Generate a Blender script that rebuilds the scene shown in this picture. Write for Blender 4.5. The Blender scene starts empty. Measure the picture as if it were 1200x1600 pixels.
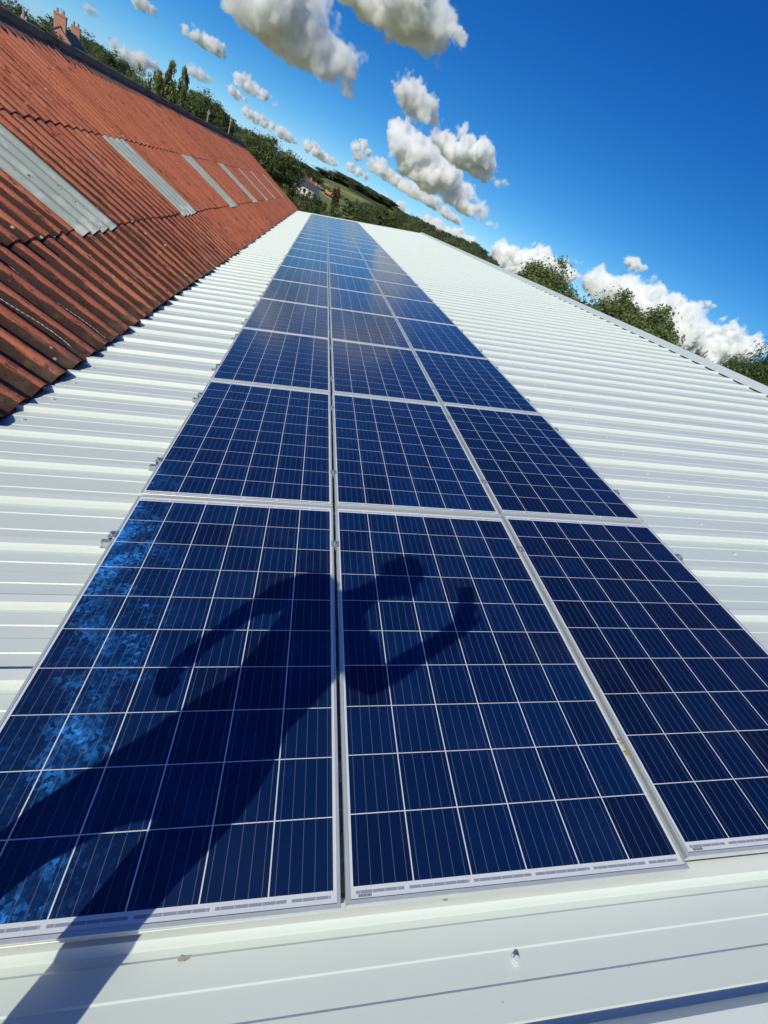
import bpy, bmesh, math, random
import numpy as np
from mathutils import Vector, Matrix, noise as mnoise
R_ = math.radians
sc = bpy.context.scene
COL = sc.collection

# ------------------------------------------------------------------ camera, world, sun, exposure
PITCH = R_(16.3)                       # slope of the white roof
CP, SP = math.cos(PITCH), math.sin(PITCH)
UAX, VAX, WAX = Vector((CP, 0, SP)), Vector((0, 1, 0)), Vector((-SP, 0, CP))
ORG = Vector((0, 0, 4.5))
def W(u, v, w=0.0):                    # roof coordinates (up-slope, along, off the slope) -> world
    return ORG + UAX * u + VAX * v + WAX * w
ROOF = Matrix(((CP, 0, -SP, 0), (0, 1, 0, 0), (SP, 0, CP, 4.5), (0, 0, 0, 1)))

CAMR = Matrix(((0.98212367, -0.10762586, 0.15443374), (0.05896515, -0.60323002, -0.7953846), (0.17876302, 0.79027224, -0.5861003)))
FPX = 659.56
CAM = W(0.8534, -0.2417, 1.394)
M3 = ROOF.to_3x3()
rgt, dwn, fwd = (M3 @ CAMR[i] for i in range(3))
cd = bpy.data.cameras.new('camera')
cam = bpy.data.objects.new('camera', cd); COL.objects.link(cam)
cd.sensor_fit = 'VERTICAL'; cd.sensor_height = 36.0; cd.lens = FPX / 1600 * 36.0
cd.clip_start = 0.02; cd.clip_end = 30000
cam.matrix_world = Matrix(((rgt.x, -dwn.x, -fwd.x, CAM.x), (rgt.y, -dwn.y, -fwd.y, CAM.y), (rgt.z, -dwn.z, -fwd.z, CAM.z), (0, 0, 0, 1)))
sc.camera = cam
def ray(px, py):
    d = M3 @ (CAMR.transposed() @ Vector(((px - 600) / FPX, (py - 800) / FPX, 1)))
    return d.normalized()
def at(px, py, dist):
    return CAM + ray(px, py) * dist
def to_px(p):
    q = CAMR @ (M3.transposed() @ (Vector(p) - CAM))
    return (600 + FPX * q.x / q.z, 800 + FPX * q.y / q.z, q.z)

SUN = Vector((-0.54872, -0.63272, 0.54642)).normalized()
SUN_EL = math.asin(SUN.z); SUN_AZ = math.atan2(SUN.x, SUN.y)
world = bpy.data.worlds.new('World'); sc.world = world; world.use_nodes = True
nt = world.node_tree; nt.nodes.clear()
sky = nt.nodes.new('ShaderNodeTexSky'); sky.sky_type = 'NISHITA'; sky.sun_disc = False
sky.sun_elevation = SUN_EL; sky.sun_rotation = SUN_AZ
sky.altitude = 200; sky.air_density = 0.4; sky.dust_density = 0.5; sky.ozone_density = 4.0
SKY = 0.10
bg = nt.nodes.new('ShaderNodeBackground'); bg.inputs[1].default_value = SKY
wo = nt.nodes.new('ShaderNodeOutputWorld')
sp_ = nt.nodes.new('ShaderNodeSeparateColor'); cb_ = nt.nodes.new('ShaderNodeCombineColor')
nt.links.new(sky.outputs[0], sp_.inputs[0])
for i, (gain, pw, top) in enumerate(((5.8, 2.3, 1.2), (1.82, 1.29, 1.5), (1.2, 0.72, 1.2))):      # the phone's deep blue rendering of the sky
    m1 = nt.nodes.new('ShaderNodeMath'); m1.operation = 'MULTIPLY'; m1.inputs[1].default_value = 0.10
    m2 = nt.nodes.new('ShaderNodeMath'); m2.operation = 'POWER'; m2.inputs[1].default_value = pw
    m3 = nt.nodes.new('ShaderNodeMath'); m3.operation = 'MULTIPLY'; m3.inputs[1].default_value = gain
    m4 = nt.nodes.new('ShaderNodeMath'); m4.operation = 'MINIMUM'; m4.inputs[1].default_value = top
    m5 = nt.nodes.new('ShaderNodeMath'); m5.operation = 'DIVIDE'; m5.inputs[1].default_value = 0.10
    nt.links.new(sp_.outputs[i], m1.inputs[0])
    for p, q in ((m1, m2), (m2, m3), (m3, m4), (m4, m5)): nt.links.new(p.outputs[0], q.inputs[0])
    nt.links.new(m5.outputs[0], cb_.inputs[i])
nt.links.new(cb_.outputs[0], bg.inputs[0]); nt.links.new(bg.outputs[0], wo.inputs[0])
sl = bpy.data.lights.new('sun', 'SUN'); sl.energy = 3.1; sl.angle = R_(0.53); sl.color = (1.0, 0.985, 0.84)
so = bpy.data.objects.new('sun', sl); COL.objects.link(so)
so.rotation_euler = SUN.to_track_quat('Z', 'Y').to_euler()
so.location = (-20, -20, 40)
sc.view_settings.view_transform = 'Standard'; sc.view_settings.look = 'None'
sc.view_settings.exposure = 0.0; sc.view_settings.gamma = 1.0
sc.render.engine = 'CYCLES'
cy = sc.cycles
cy.diffuse_bounces = 3; cy.glossy_bounces = 3; cy.transmission_bounces = 3
cy.transparent_max_bounces = 6; cy.volume_bounces = 20; cy.max_bounces = 20
cy.volume_step_rate = 0.6; cy.volume_max_steps = 256
cy.use_denoising = True
cy.sample_clamp_indirect = 6.0

# ------------------------------------------------------------------ helpers
def setp(o, label=None, cat=None, group=None, kind=None):
    for k, v in (('label', label), ('category', cat), ('group', group), ('kind', kind)):
        if v: o[k] = v
    return o
def empty(name, loc=(0, 0, 0), rot=(0, 0, 0), **kw):
    o = bpy.data.objects.new(name, None); COL.objects.link(o)
    o.location = loc; o.rotation_euler = rot; o.empty_display_size = 0.2
    return setp(o, **kw)
class MB:
    """collects quads and polygons into one mesh"""
    def __init__(s): s.v = []; s.f = []; s.m = []
    def poly(s, pts, m=0):
        n = len(s.v); s.v += [tuple(p) for p in pts]; s.f.append(tuple(range(n, n + len(pts)))); s.m.append(m)
    def box(s, lo, hi, T=None, m=0):
        x0, y0, z0 = lo; x1, y1, z1 = hi
        c = [(x0, y0, z0), (x1, y0, z0), (x1, y1, z0), (x0, y1, z0), (x0, y0, z1), (x1, y0, z1), (x1, y1, z1), (x0, y1, z1)]
        if T is not None: c = [tuple(T @ Vector(p)) for p in c]
        n = len(s.v); s.v += c
        for f in ((3, 2, 1, 0), (4, 5, 6, 7), (0, 1, 5, 4), (1, 2, 6, 5), (2, 3, 7, 6), (3, 0, 4, 7)):
            s.f.append(tuple(n + i for i in f)); s.m.append(m)
    def tube(s, p0, p1, r0, r1=None, n=10, m=0, cap=True):
        r1 = r0 if r1 is None else r1
        p0, p1 = Vector(p0), Vector(p1); d = (p1 - p0).normalized()
        a = d.orthogonal().normalized(); b = d.cross(a); k = len(s.v)
        for P, r in ((p0, r0), (p1, r1)):
            for i in range(n):
                t = 2 * math.pi * i / n; s.v.append(tuple(P + (a * math.cos(t) + b * math.sin(t)) * r))
        for i in range(n):
            j = (i + 1) % n; s.f.append((k + i, k + j, k + n + j, k + n + i)); s.m.append(m)
        if cap:
            s.f.append(tuple(k + i for i in reversed(range(n)))); s.m.append(m)
            s.f.append(tuple(k + n + i for i in range(n))); s.m.append(m)
    def path(s, pts, rads, n=8, m=0):
        for i in range(len(pts) - 1): s.tube(pts[i], pts[i + 1], rads[i], rads[i + 1], n, m)
    def extrude(s, prof, axis_pts, m=0, closed=False):
        """prof: list of functions? no: list of point rows; rows joined as quads"""
        rows = axis_pts; k = len(s.v); n = len(rows[0])
        for r in rows: s.v += [tuple(p) for p in r]
        for j in range(len(rows) - 1):
            for i in range(n if closed else n - 1):
                a = k + j * n + i; b = k + j * n + (i + 1) % n
                s.f.append((a, b, b + n, a + n)); s.m.append(m)
    def build(s, name, mats, parent=None, smooth=False, world=False):
        me = bpy.data.meshes.new(name); me.from_pydata(s.v, [], s.f)
        mats = mats if isinstance(mats, (list, tuple)) else [mats]
        for m in mats: me.materials.append(m)
        if any(s.m): me.polygons.foreach_set('material_index', s.m)
        if smooth: me.polygons.foreach_set('use_smooth', [True] * len(s.f))
        me.update()
        return link(name, me, parent, world)
def link(name, me, parent=None, world=False):
    o = bpy.data.objects.new(name, me); COL.objects.link(o)
    if parent is not None:
        o.parent = parent
        if world: o.matrix_parent_inverse = parent_matrix(parent).inverted()
    return o
def parent_matrix(p):
    m = Matrix.LocRotScale(p.location, p.rotation_euler, p.scale)
    return (parent_matrix(p.parent) @ p.matrix_parent_inverse @ m) if p.parent else m
def copy_tree(o, parent=None):
    c = o.copy(); COL.objects.link(c)
    if parent is not None: c.parent = parent; c.matrix_parent_inverse = o.matrix_parent_inverse
    for ch in [x for x in bpy.data.objects if x.parent == o]: copy_tree(ch, c)
    return c

class N:
    """tiny node-graph builder"""
    def __init__(s, name):
        s.mat = bpy.data.materials.new(name); s.mat.use_nodes = True
        s.t = s.mat.node_tree; s.t.nodes.clear()
        s.out = s.t.nodes.new('ShaderNodeOutputMaterial')
        s._tc = None
    def n(s, typ, **kw):
        nd = s.t.nodes.new(typ)
        for k, v in kw.items(): setattr(nd, k, v)
        return nd
    def put(s, sock, v):
        if hasattr(v, 'is_linked') or isinstance(v, bpy.types.NodeSocket): s.t.links.new(v, sock)
        elif v is not None: sock.default_value = v
    def co(s, which='Object'):
        if s._tc is None: s._tc = s.n('ShaderNodeTexCoord')
        return s._tc.outputs[which]
    def math(s, op, a, b=None, c=None, clamp=False):
        nd = s.n('ShaderNodeMath', operation=op, use_clamp=clamp)
        s.put(nd.inputs[0], a); s.put(nd.inputs[1], b)
        if c is not None: s.put(nd.inputs[2], c)
        return nd.outputs[0]
    def sep(s, v):
        nd = s.n('ShaderNodeSeparateXYZ'); s.put(nd.inputs[0], v); return nd.outputs
    def comb(s, x=0., y=0., z=0.):
        nd = s.n('ShaderNodeCombineXYZ')
        for i, v in enumerate((x, y, z)): s.put(nd.inputs[i], v)
        return nd.outputs[0]
    def vmath(s, op, a, b=None, sc_=None):
        nd = s.n('ShaderNodeVectorMath', operation=op); s.put(nd.inputs[0], a)
        if b is not None: s.put(nd.inputs[1], b)
        if sc_ is not None: s.put(nd.inputs['Scale'], sc_)
        return nd.outputs['Value'] if op in ('LENGTH', 'DOT_PRODUCT') else nd.outputs[0]
    def noise(s, vec, scale, detail=3.0, rough=0.55, col=False, dist=0.0):
        nd = s.n('ShaderNodeTexNoise'); s.put(nd.inputs['Vector'], vec); nd.inputs['Scale'].default_value = scale
        nd.inputs['Detail'].default_value = detail; nd.inputs['Roughness'].default_value = rough; nd.inputs['Distortion'].default_value = dist
        return nd.outputs['Color' if col else 'Fac']
    def voro(s, vec, scale, feature='F1', out='Color', rand=1.0):
        nd = s.n('ShaderNodeTexVoronoi', feature=feature); s.put(nd.inputs['Vector'], vec); nd.inputs['Scale'].default_value = scale
        nd.inputs['Randomness'].default_value = rand
        return nd.outputs[out]
    def ramp(s, fac, a, b, c0=0.0, c1=1.0):
        nd = s.n('ShaderNodeMapRange', interpolation_type='SMOOTHSTEP'); s.put(nd.inputs[0], fac)
        for i, v in enumerate((a, b, c0, c1)): s.put(nd.inputs[i + 1], v)
        return nd.outputs[0]
    def mix(s, fac, a, b, mode='MIX'):
        nd = s.n('ShaderNodeMix', data_type='RGBA', blend_type=mode); s.put(nd.inputs[0], fac)
        s.put(nd.inputs[6], a if not isinstance(a, tuple) else (*a[:3], 1)); s.put(nd.inputs[7], b if not isinstance(b, tuple) else (*b[:3], 1))
        return nd.outputs[2]
    def bump(s, h, strength=0.3, dist=0.01):
        nd = s.n('ShaderNodeBump'); nd.inputs['Strength'].default_value = strength; nd.inputs['Distance'].default_value = dist
        s.put(nd.inputs['Height'], h); return nd.outputs[0]
    def principled(s, color, rough=0.5, metallic=0.0, spec=0.5, normal=None, **kw):
        p = s.n('ShaderNodeBsdfPrincipled')
        s.put(p.inputs['Base Color'], color if not isinstance(color, tuple) else (*color[:3], 1))
        s.put(p.inputs['Roughness'], rough); s.put(p.inputs['Metallic'], metallic); s.put(p.inputs['Specular IOR Level'], spec)
        if normal is not None: s.put(p.inputs['Normal'], normal)
        for k, v in kw.items(): s.put(p.inputs[k.replace('_', ' ')], v)
        return p.outputs[0]
    def done(s, shader, vol=False):
        s.t.links.new(shader, s.out.inputs['Volume' if vol else 'Surface']); return s.mat

MAT = {}
def simple(name, col, rough=0.5, metallic=0.0, var=0.12, scale=8.0, spec=0.5):
    g = N(name); nz = g.noise(g.co(), scale, 4)
    c = g.mix(nz, tuple(x * (1 - var) for x in col), tuple(min(1, x * (1 + var)) for x in col))
    MAT[name] = g.done(g.principled(c, g.ramp(nz, 0.2, 0.8, rough * 0.85, min(1, rough * 1.15)), metallic, spec)); return MAT[name]

# white painted box-profile steel, lightly weathered
g = N('white_painted_steel')
co = g.co()
streak = g.noise(g.vmath('MULTIPLY', co, (0.6, 9.0, 9.0)), 1.2, 5)
blot = g.noise(co, 2.1, 5, 0.62)
fine = g.noise(co, 60, 3)
dirt = g.math('MULTIPLY', g.ramp(blot, 0.5, 0.8), g.ramp(streak, 0.42, 0.75))
c = g.mix(g.math('MULTIPLY', dirt, 0.5), (0.70, 0.75, 0.68), (0.58, 0.60, 0.52))
c = g.mix(g.ramp(streak, 0.3, 0.75, 0, 0.25), c, (0.76, 0.775, 0.75))
hgt = g.math('SUBTRACT', g.vmath('DOT_PRODUCT', co, tuple(WAX)), 4.5 * CP - 0.09)
pan = g.ramp(hgt, 0.008, 0.027, 1.0, 0.0)
c = g.mix(pan, (0.755, 0.79, 0.72), g.mix(0.55, c, (0.65, 0.705, 0.64)))  # pans darker than the rib crowns: sunlit contrast put into the colour
c = g.mix(g.math('MULTIPLY', dirt, 0.25), c, (0.56, 0.56, 0.49))
spk = g.ramp(g.voro(co, 9.0, 'F1', 'Distance'), 0.0, 0.035, 1, 0)
spk = g.math('MULTIPLY', spk, g.ramp(g.noise(co, 3.3, 2), 0.52, 0.56))
c = g.mix(g.math('MULTIPLY', spk, 0.7), c, (0.25, 0.2, 0.13))
MAT['white'] = g.done(g.principled(c, g.ramp(fine, 0.3, 0.7, 0.34, 0.46), 0, 0.45, g.bump(fine, 0.05, 0.002)))

# red painted corrugated sheet; object coords: x up-slope, y along the barn
RP = 0.268
def red_mat():
    g = N('red_painted_corrugated_sheet'); co = g.co(); sp = g.sep(co); x, y = sp[0], sp[1]
    ph = g.math('FRACT', g.math('DIVIDE', y, RP))          # 0 = crest
    wob = g.noise(co, 5.0, 5, 0.65)
    wob2 = g.noise(g.vmath('MULTIPLY', co, (0.9, 6.0, 1.0)), 2.2, 5, 0.6)
    rid = g.math('FLOOR', g.math('ADD', g.math('DIVIDE', y, RP), 0.5))
    wn = g.n('ShaderNodeTexWhiteNoise', noise_dimensions='1D'); g.put(wn.inputs['W'], rid)
    red = g.mix(g.noise(co, 1.4, 5), (0.62, 0.155, 0.062), (0.80, 0.275, 0.130))
    red = g.mix(g.math('MULTIPLY', wn.outputs[0], 0.45), red, (0.34, 0.07, 0.035))
    red = g.mix(g.ramp(g.noise(co, 30, 3), 0.55, 0.8, 0, 0.35), red, (0.30, 0.10, 0.06))
    # moss and grime lodged in the troughs, thinning out away from the eave and the near end
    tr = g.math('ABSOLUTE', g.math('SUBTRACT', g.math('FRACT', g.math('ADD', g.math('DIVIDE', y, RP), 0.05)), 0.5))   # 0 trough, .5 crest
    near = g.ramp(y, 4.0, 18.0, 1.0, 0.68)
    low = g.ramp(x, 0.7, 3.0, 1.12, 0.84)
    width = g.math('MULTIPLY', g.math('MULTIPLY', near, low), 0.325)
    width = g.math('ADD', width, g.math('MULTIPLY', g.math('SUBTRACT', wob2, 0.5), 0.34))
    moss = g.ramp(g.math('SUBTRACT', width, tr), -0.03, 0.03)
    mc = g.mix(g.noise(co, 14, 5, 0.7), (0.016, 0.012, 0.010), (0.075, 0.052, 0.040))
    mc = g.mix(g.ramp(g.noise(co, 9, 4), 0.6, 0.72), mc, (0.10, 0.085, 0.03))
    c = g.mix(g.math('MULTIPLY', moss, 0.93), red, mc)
    edge = g.math('MULTIPLY', g.ramp(x, 0.0, 0.22, 1, 0), g.ramp(wob, 0.45, 0.6))
    c = g.mix(g.math('MULTIPLY', edge, 0.8), c, (0.15, 0.11, 0.07))
    # pale lichen and droppings
    lv = g.voro(co, 7.0, 'F1', 'Distance')
    lich = g.math('MULTIPLY', g.ramp(g.math('ADD', lv, g.math('MULTIPLY', g.math('SUBTRACT', g.noise(co, 40, 2), 0.5), 0.12)), 0.08, 0.13, 1, 0), g.ramp(g.noise(co, 1.1, 3), 0.46, 0.56))
    c = g.mix(lich, c, (0.55, 0.50, 0.40))
    lich2 = g.math('MULTIPLY', g.ramp(g.voro(co, 4.0, 'F1', 'Distance'), 0.05, 0.08, 1, 0), g.ramp(g.noise(co, 0.8, 3), 0.56, 0.6))
    c = g.mix(lich2, c, (0.28, 0.22, 0.05))
    fl = g.noise(g.vmath('MULTIPLY', co, (7.0, 26.0, 1.0)), 1.0, 5, 0.7)
    flake = g.math('MULTIPLY', g.ramp(fl, 0.55, 0.62), g.ramp(g.noise(co, 2.3, 3), 0.42, 0.56))
    c = g.mix(g.math('MULTIPLY', flake, 0.85), c, (0.035, 0.022, 0.016))
    pal = g.math('MULTIPLY', g.ramp(g.noise(g.vmath('MULTIPLY', co, (9.0, 30.0, 1.0)), 1.3, 4, 0.7), 0.66, 0.70), g.ramp(g.noise(co, 1.7, 3), 0.45, 0.6))
    c = g.mix(g.math('MULTIPLY', pal, 0.8), c, (0.50, 0.42, 0.33))
    streak = g.math('MULTIPLY', g.ramp(g.noise(g.vmath('MULTIPLY', co, (0.5, 7.0, 1.0)), 1.6, 4), 0.60, 0.72), g.ramp(g.noise(co, 0.5, 2), 0.45, 0.6))
    c = g.mix(g.math('MULTIPLY', streak, 0.45), c, (0.55, 0.42, 0.33))
    h = g.math('ADD', g.math('MULTIPLY', moss, 0.6), g.noise(co, 45, 4))
    MAT['red'] = g.done(g.principled(c, g.ramp(moss, 0, 1, 0.62, 0.92), 0, 0.25, g.bump(h, 0.5, 0.012)))
red_mat()
# ridge roll and flanges: dark, lichen covered
g = N('lichen_covered_ridge'); co = g.co()
c = g.mix(g.noise(co, 6, 6, 0.7), (0.15, 0.085, 0.055), (0.36, 0.23, 0.155))
c = g.mix(g.ramp(g.noise(co, 11, 5, 0.7), 0.56, 0.66), c, (0.34, 0.30, 0.20))
c = g.mix(g.ramp(g.noise(co, 3.1, 4), 0.56, 0.66, 0, 0.7), c, (0.10, 0.085, 0.03))
MAT['ridge'] = g.done(g.principled(c, 0.9, 0, 0.2, g.bump(g.noise(co, 30, 5), 0.6, 0.02)))
# weathered translucent skylight sheet
g = N('weathered_skylight_sheet'); co = g.co()
c = g.mix(g.noise(g.vmath('MULTIPLY', co, (1.0, 6.0, 1.0)), 1.8, 5), (0.38, 0.42, 0.32), (0.66, 0.68, 0.53))
c = g.mix(g.ramp(g.noise(co, 4.5, 5, 0.65), 0.5, 0.75), c, (0.70, 0.70, 0.58))
c = g.mix(g.math('MULTIPLY', g.math('MULTIPLY', g.ramp(g.sep(co)[0], 1.02, 1.30, 1, 0), g.ramp(g.noise(co, 9, 3), 0.42, 0.55)), 0.9), c, (0.78, 0.76, 0.60))
c = g.mix(g.ramp(g.noise(co, 16, 4), 0.66, 0.72), c, (0.10, 0.10, 0.08))
MAT['skylight'] = g.done(g.principled(c, 0.45, 0, 0.4, g.bump(g.noise(co, 25, 4), 0.2, 0.01)))
simple('aluminium', (0.66, 0.68, 0.64), 0.42, 0.35, 0.06, 20)
simple('galvanised_bolt', (0.42, 0.44, 0.47), 0.45, 0.55, 0.2, 60)
simple('dark_gap', (0.03, 0.03, 0.03), 0.9)
simple('brick', (0.58, 0.27, 0.18), 0.9, 0, 0.25, 3)
simple('slate', (0.055, 0.06, 0.075), 0.6, 0, 0.25, 3)
simple('white_render', (0.72, 0.70, 0.66), 0.8, 0, 0.08, 2)
simple('terracotta', (0.42, 0.19, 0.11), 0.85, 0, 0.2, 5)
simple('window_glass', (0.03, 0.04, 0.05), 0.08, 0, 0.1, 2)
simple('bark', (0.075, 0.055, 0.04), 0.95, 0, 0.3, 6)
simple('pole_wood', (0.36, 0.31, 0.25), 0.9, 0, 0.2, 4)
simple('cable', (0.05, 0.05, 0.05), 0.6)
simple('grey_sheet', (0.20, 0.21, 0.22), 0.6, 0, 0.25, 2)
simple('blockwork', (0.33, 0.32, 0.30), 0.95, 0, 0.15, 1.5)
simple('orange_paint', (0.62, 0.22, 0.03), 0.45, 0, 0.15, 3)
simple('rubber', (0.02, 0.02, 0.02), 0.8)
simple('skin', (0.45, 0.26, 0.18), 0.55, 0, 0.05, 8)
simple('shirt_cloth', (0.10, 0.14, 0.22), 0.9, 0, 0.15, 20)
simple('trouser_cloth', (0.06, 0.06, 0.07), 0.9, 0, 0.15, 20)
simple('hair', (0.05, 0.035, 0.025), 0.7)
simple('phone_case', (0.02, 0.02, 0.022), 0.35)
simple('lichen', (0.45, 0.30, 0.04), 0.95, 0, 0.35, 90)
simple('barcode_paper', (0.75, 0.75, 0.74), 0.6)

# solar cells behind glass
PW, PH = 0.992, 1.65
ML, MBOT, MTOP = 0.0165, 0.034, 0.036
def cell_mat():
    g = N('polycrystalline_cells_under_glass'); co = g.co(); sp = g.sep(co); x, y = sp[0], sp[1]
    cw = (PW - 2 * ML) / 6; ch = (PH - MBOT - MTOP) / 10
    cx = g.math('DIVIDE', g.math('SUBTRACT', x, ML), cw); cyv = g.math('DIVIDE', g.math('SUBTRACT', y, MBOT), ch)
    fx = g.math('FRACT', cx); fy = g.math('FRACT', cyv)
    ix = g.math('FLOOR', cx); iy = g.math('FLOOR', cyv)
    gx = g.math('ABSOLUTE', g.math('SUBTRACT', fx, 0.5)); gy = g.math('ABSOLUTE', g.math('SUBTRACT', fy, 0.5))
    ins = g.math('MULTIPLY', g.math('LESS_THAN', gx, 0.5 - 0.0017 / cw), g.math('LESS_THAN', gy, 0.5 - 0.0012 / ch))
    rng = g.math('MULTIPLY', g.math('MULTIPLY', g.math('GREATER_THAN', cx, 0.0), g.math('LESS_THAN', cx, 6.0)),
                 g.math('MULTIPLY', g.math('GREATER_THAN', cyv, 0.0), g.math('LESS_THAN', cyv, 10.0)))
    cell = g.math('MULTIPLY', ins, rng)
    oi = g.n('ShaderNodeObjectInfo')
    wn = g.n('ShaderNodeTexWhiteNoise', noise_dimensions='3D')
    g.put(wn.inputs['Vector'], g.comb(ix, iy, g.math('MULTIPLY', oi.outputs['Random'], 91.7)))
    rnd = wn.outputs['Value']
    wn2 = g.n('ShaderNodeTexWhiteNoise', noise_dimensions='4D'); g.put(wn2.inputs['Vector'], g.comb(ix, iy, g.math('MULTIPLY', oi.outputs['Random'], 37.1))); wn2.inputs['W'].default_value = 3.3
    # crystal grains, each cell its own cut of the ingot
    shift = g.vmath('SCALE', wn.outputs['Color'], sc_=7.0)
    gco = g.vmath('ADD', g.vmath('ADD', co, shift), g.vmath('SCALE', g.noise(co, 55, 2, col=True), sc_=0.02))
    grain = g.voro(gco, 85.0); grain2 = g.voro(gco, 190.0)
    gs = g.sep(grain); gs2 = g.sep(grain2)
    tilt = g.vmath('SCALE', g.vmath('SUBTRACT', grain, (0.5, 0.5, 0.5)), sc_=0.95)
    geo = g.n('ShaderNodeNewGeometry')
    nrm = g.vmath('NORMALIZE', g.vmath('ADD', geo.outputs['Normal'], tilt))
    base = g.mix(rnd, (0.0020, 0.0145, 0.066), (0.0018, 0.0235, 0.092))
    base = g.mix(g.ramp(wn2.outputs['Value'], 0.86, 0.96, 0, 0.6), base, (0.0040, 0.0065, 0.028))
    base = g.mix(g.math('MULTIPLY', gs[0], 0.2), base, (0.006, 0.026, 0.09))
    base = g.mix(g.math('MULTIPLY', gs2[1], 0.15), base, (0.004, 0.01, 0.05))
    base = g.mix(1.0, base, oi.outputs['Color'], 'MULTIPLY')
    # bus bars: five thin ribbons along the panel, and the finest contact fingers between them
    bb = g.math('ABSOLUTE', g.math('SUBTRACT', g.math('FRACT', g.math('MULTIPLY', fx, 5.0)), 0.5))
    bus = g.math('LESS_THAN', bb, 0.0007 * 5 / cw)
    sheet = g.mix(g.noise(co, 30, 2), (0.76, 0.78, 0.75), (0.82, 0.84, 0.81))
    # end ribbons joining the strings, seen through the white margin
    rib_y = g.math('LESS_THAN', g.math('ABSOLUTE', g.math('SUBTRACT', y, MBOT - 0.0105)), 0.0032)
    rib_t = g.math('LESS_THAN', g.math('ABSOLUTE', g.math('SUBTRACT', y, PH - MTOP + 0.0105)), 0.0032)
    seg = g.math('MULTIPLY', g.math('GREATER_THAN', g.math('FRACT', g.math('ADD', g.math('MULTIPLY', cx, 0.9), 0.25)), 0.07), g.math('MULTIPLY', g.math('GREATER_THAN', cx, 0.05), g.math('LESS_THAN', cx, 5.95)))
    dash = g.math('ADD', g.math('MULTIPLY', g.math('GREATER_THAN', g.math('FRACT', g.math('ADD', g.math('MULTIPLY', cx, 5.0), 0.45)), 0.1), 0.4), 0.6)
    rib = g.math('MULTIPLY', g.math('MULTIPLY', g.math('ADD', rib_y, rib_t, clamp=True), seg), dash)
    sheet = g.mix(g.math('MULTIPLY', rib, 0.9), sheet, (0.24, 0.28, 0.37))
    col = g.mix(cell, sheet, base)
    col = g.mix(g.math('MULTIPLY', g.math('MULTIPLY', bus, rng), 0.55), col, (0.20, 0.24, 0.32))
    # dust film and a few specks
    dust = g.ramp(g.noise(co, 2.2, 5, 0.6), 0.45, 0.85, 0.0, 0.022)
    dust = g.math('ADD', dust, g.ramp(g.math('MINIMUM', g.math('SUBTRACT', PW - 0.004, x), g.math('ADD', y, -0.01)), 0.0, 0.03, 0.10, 0.0))
    specks = g.math('MULTIPLY', g.ramp(g.voro(g.vmath('ADD', co, g.vmath('SCALE', g.comb(oi.outputs['Random'], oi.outputs['Random'], 0.0), sc_=50.0)), 5.0, 'F1', 'Distance'), 0.008, 0.026, 1, 0), 0.55)
    col = g.mix(g.math('ADD', dust, specks, clamp=True), col, (0.42, 0.42, 0.40))
    inner = g.principled(col, g.ramp(cell, 0, 1, 0.5, 0.45), 0.0, 0.15, None, Coat_Weight=1.0, Coat_Roughness=0.15, Coat_IOR=1.36)
    # the fine contact fingers run across the panel: a brushed sheen over the crystal grain
    vt = g.n('ShaderNodeVectorTransform', vector_type='VECTOR', convert_from='OBJECT', convert_to='WORLD'); vt.inputs[0].default_value = (1, 0, 0)
    tl = g.vmath('MULTIPLY', g.vmath('SUBTRACT', grain, (0.5, 0.5, 0.5)), (0.075, 0.16, 0.0))
    geo2 = g.n('ShaderNodeNewGeometry'); nrm2 = g.vmath('NORMALIZE', g.vmath('ADD', geo2.outputs['Normal'], tl))
    gl = g.n('ShaderNodeBsdfAnisotropic'); gl.inputs['Roughness'].default_value = 0.40; gl.inputs['Anisotropy'].default_value = 0.86
    g.put(gl.inputs['Tangent'], vt.outputs[0]); g.put(gl.inputs['Normal'], nrm2)
    g.put(gl.inputs['Color'], g.mix(gs[2], (0.0018, 0.012, 0.044, 1), (0.0035, 0.030, 0.105, 1)))
    add = g.n('ShaderNodeAddShader'); g.t.links.new(inner, add.inputs[0])
    zero = g.n('ShaderNodeMixShader'); tr_ = g.n('ShaderNodeBsdfDiffuse'); tr_.inputs['Color'].default_value = (0, 0, 0, 1)
    g.put(zero.inputs[0], g.math('MULTIPLY', g.math('MULTIPLY', cell, g.math('SUBTRACT', 1.0, bus)), g.math('MULTIPLY', g.ramp(g.noise(co, 7.0, 4, 0.6), 0.40, 0.68, 0.08, 1.0), g.ramp(rnd, 0.1, 0.8, 0.35, 1.0)))); g.t.links.new(tr_.outputs[0], zero.inputs[1]); g.t.links.new(gl.outputs[0], zero.inputs[2])
    g.t.links.new(zero.outputs[0], add.inputs[1])
    MAT['cells'] = g.done(add.outputs[0])
cell_mat()

# leaves: one material per kind, hue varies leaf by leaf
def leaf_mat(name, dark, light, trans=0.35):
    g = N(name); geo = g.n('ShaderNodeNewGeometry'); oi = g.n('ShaderNodeObjectInfo')
    f = g.math('MULTIPLY_ADD', geo.outputs['Random Per Island'], 0.75, g.math('MULTIPLY', oi.outputs['Random'], 0.25))
    c = g.mix(f, dark, light)
    d = g.principled(c, 0.55, 0, 0.25)
    tl = g.n('ShaderNodeBsdfTranslucent'); g.put(tl.inputs[0], g.mix(0.4, c, tuple(x * 1.5 for x in light)))
    mx = g.n('ShaderNodeMixShader'); mx.inputs[0].default_value = trans
    g.t.links.new(d, mx.inputs[1]); g.t.links.new(tl.outputs[0], mx.inputs[2])
    MAT[name] = g.done(mx.outputs[0])
leaf_mat('dark_leaves', (0.066, 0.095, 0.032), (0.185, 0.235, 0.080))
leaf_mat('mid_leaves', (0.096, 0.132, 0.044), (0.260, 0.310, 0.112))
leaf_mat('yellow_leaves', (0.11, 0.12, 0.03), (0.26, 0.27, 0.07))
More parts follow.
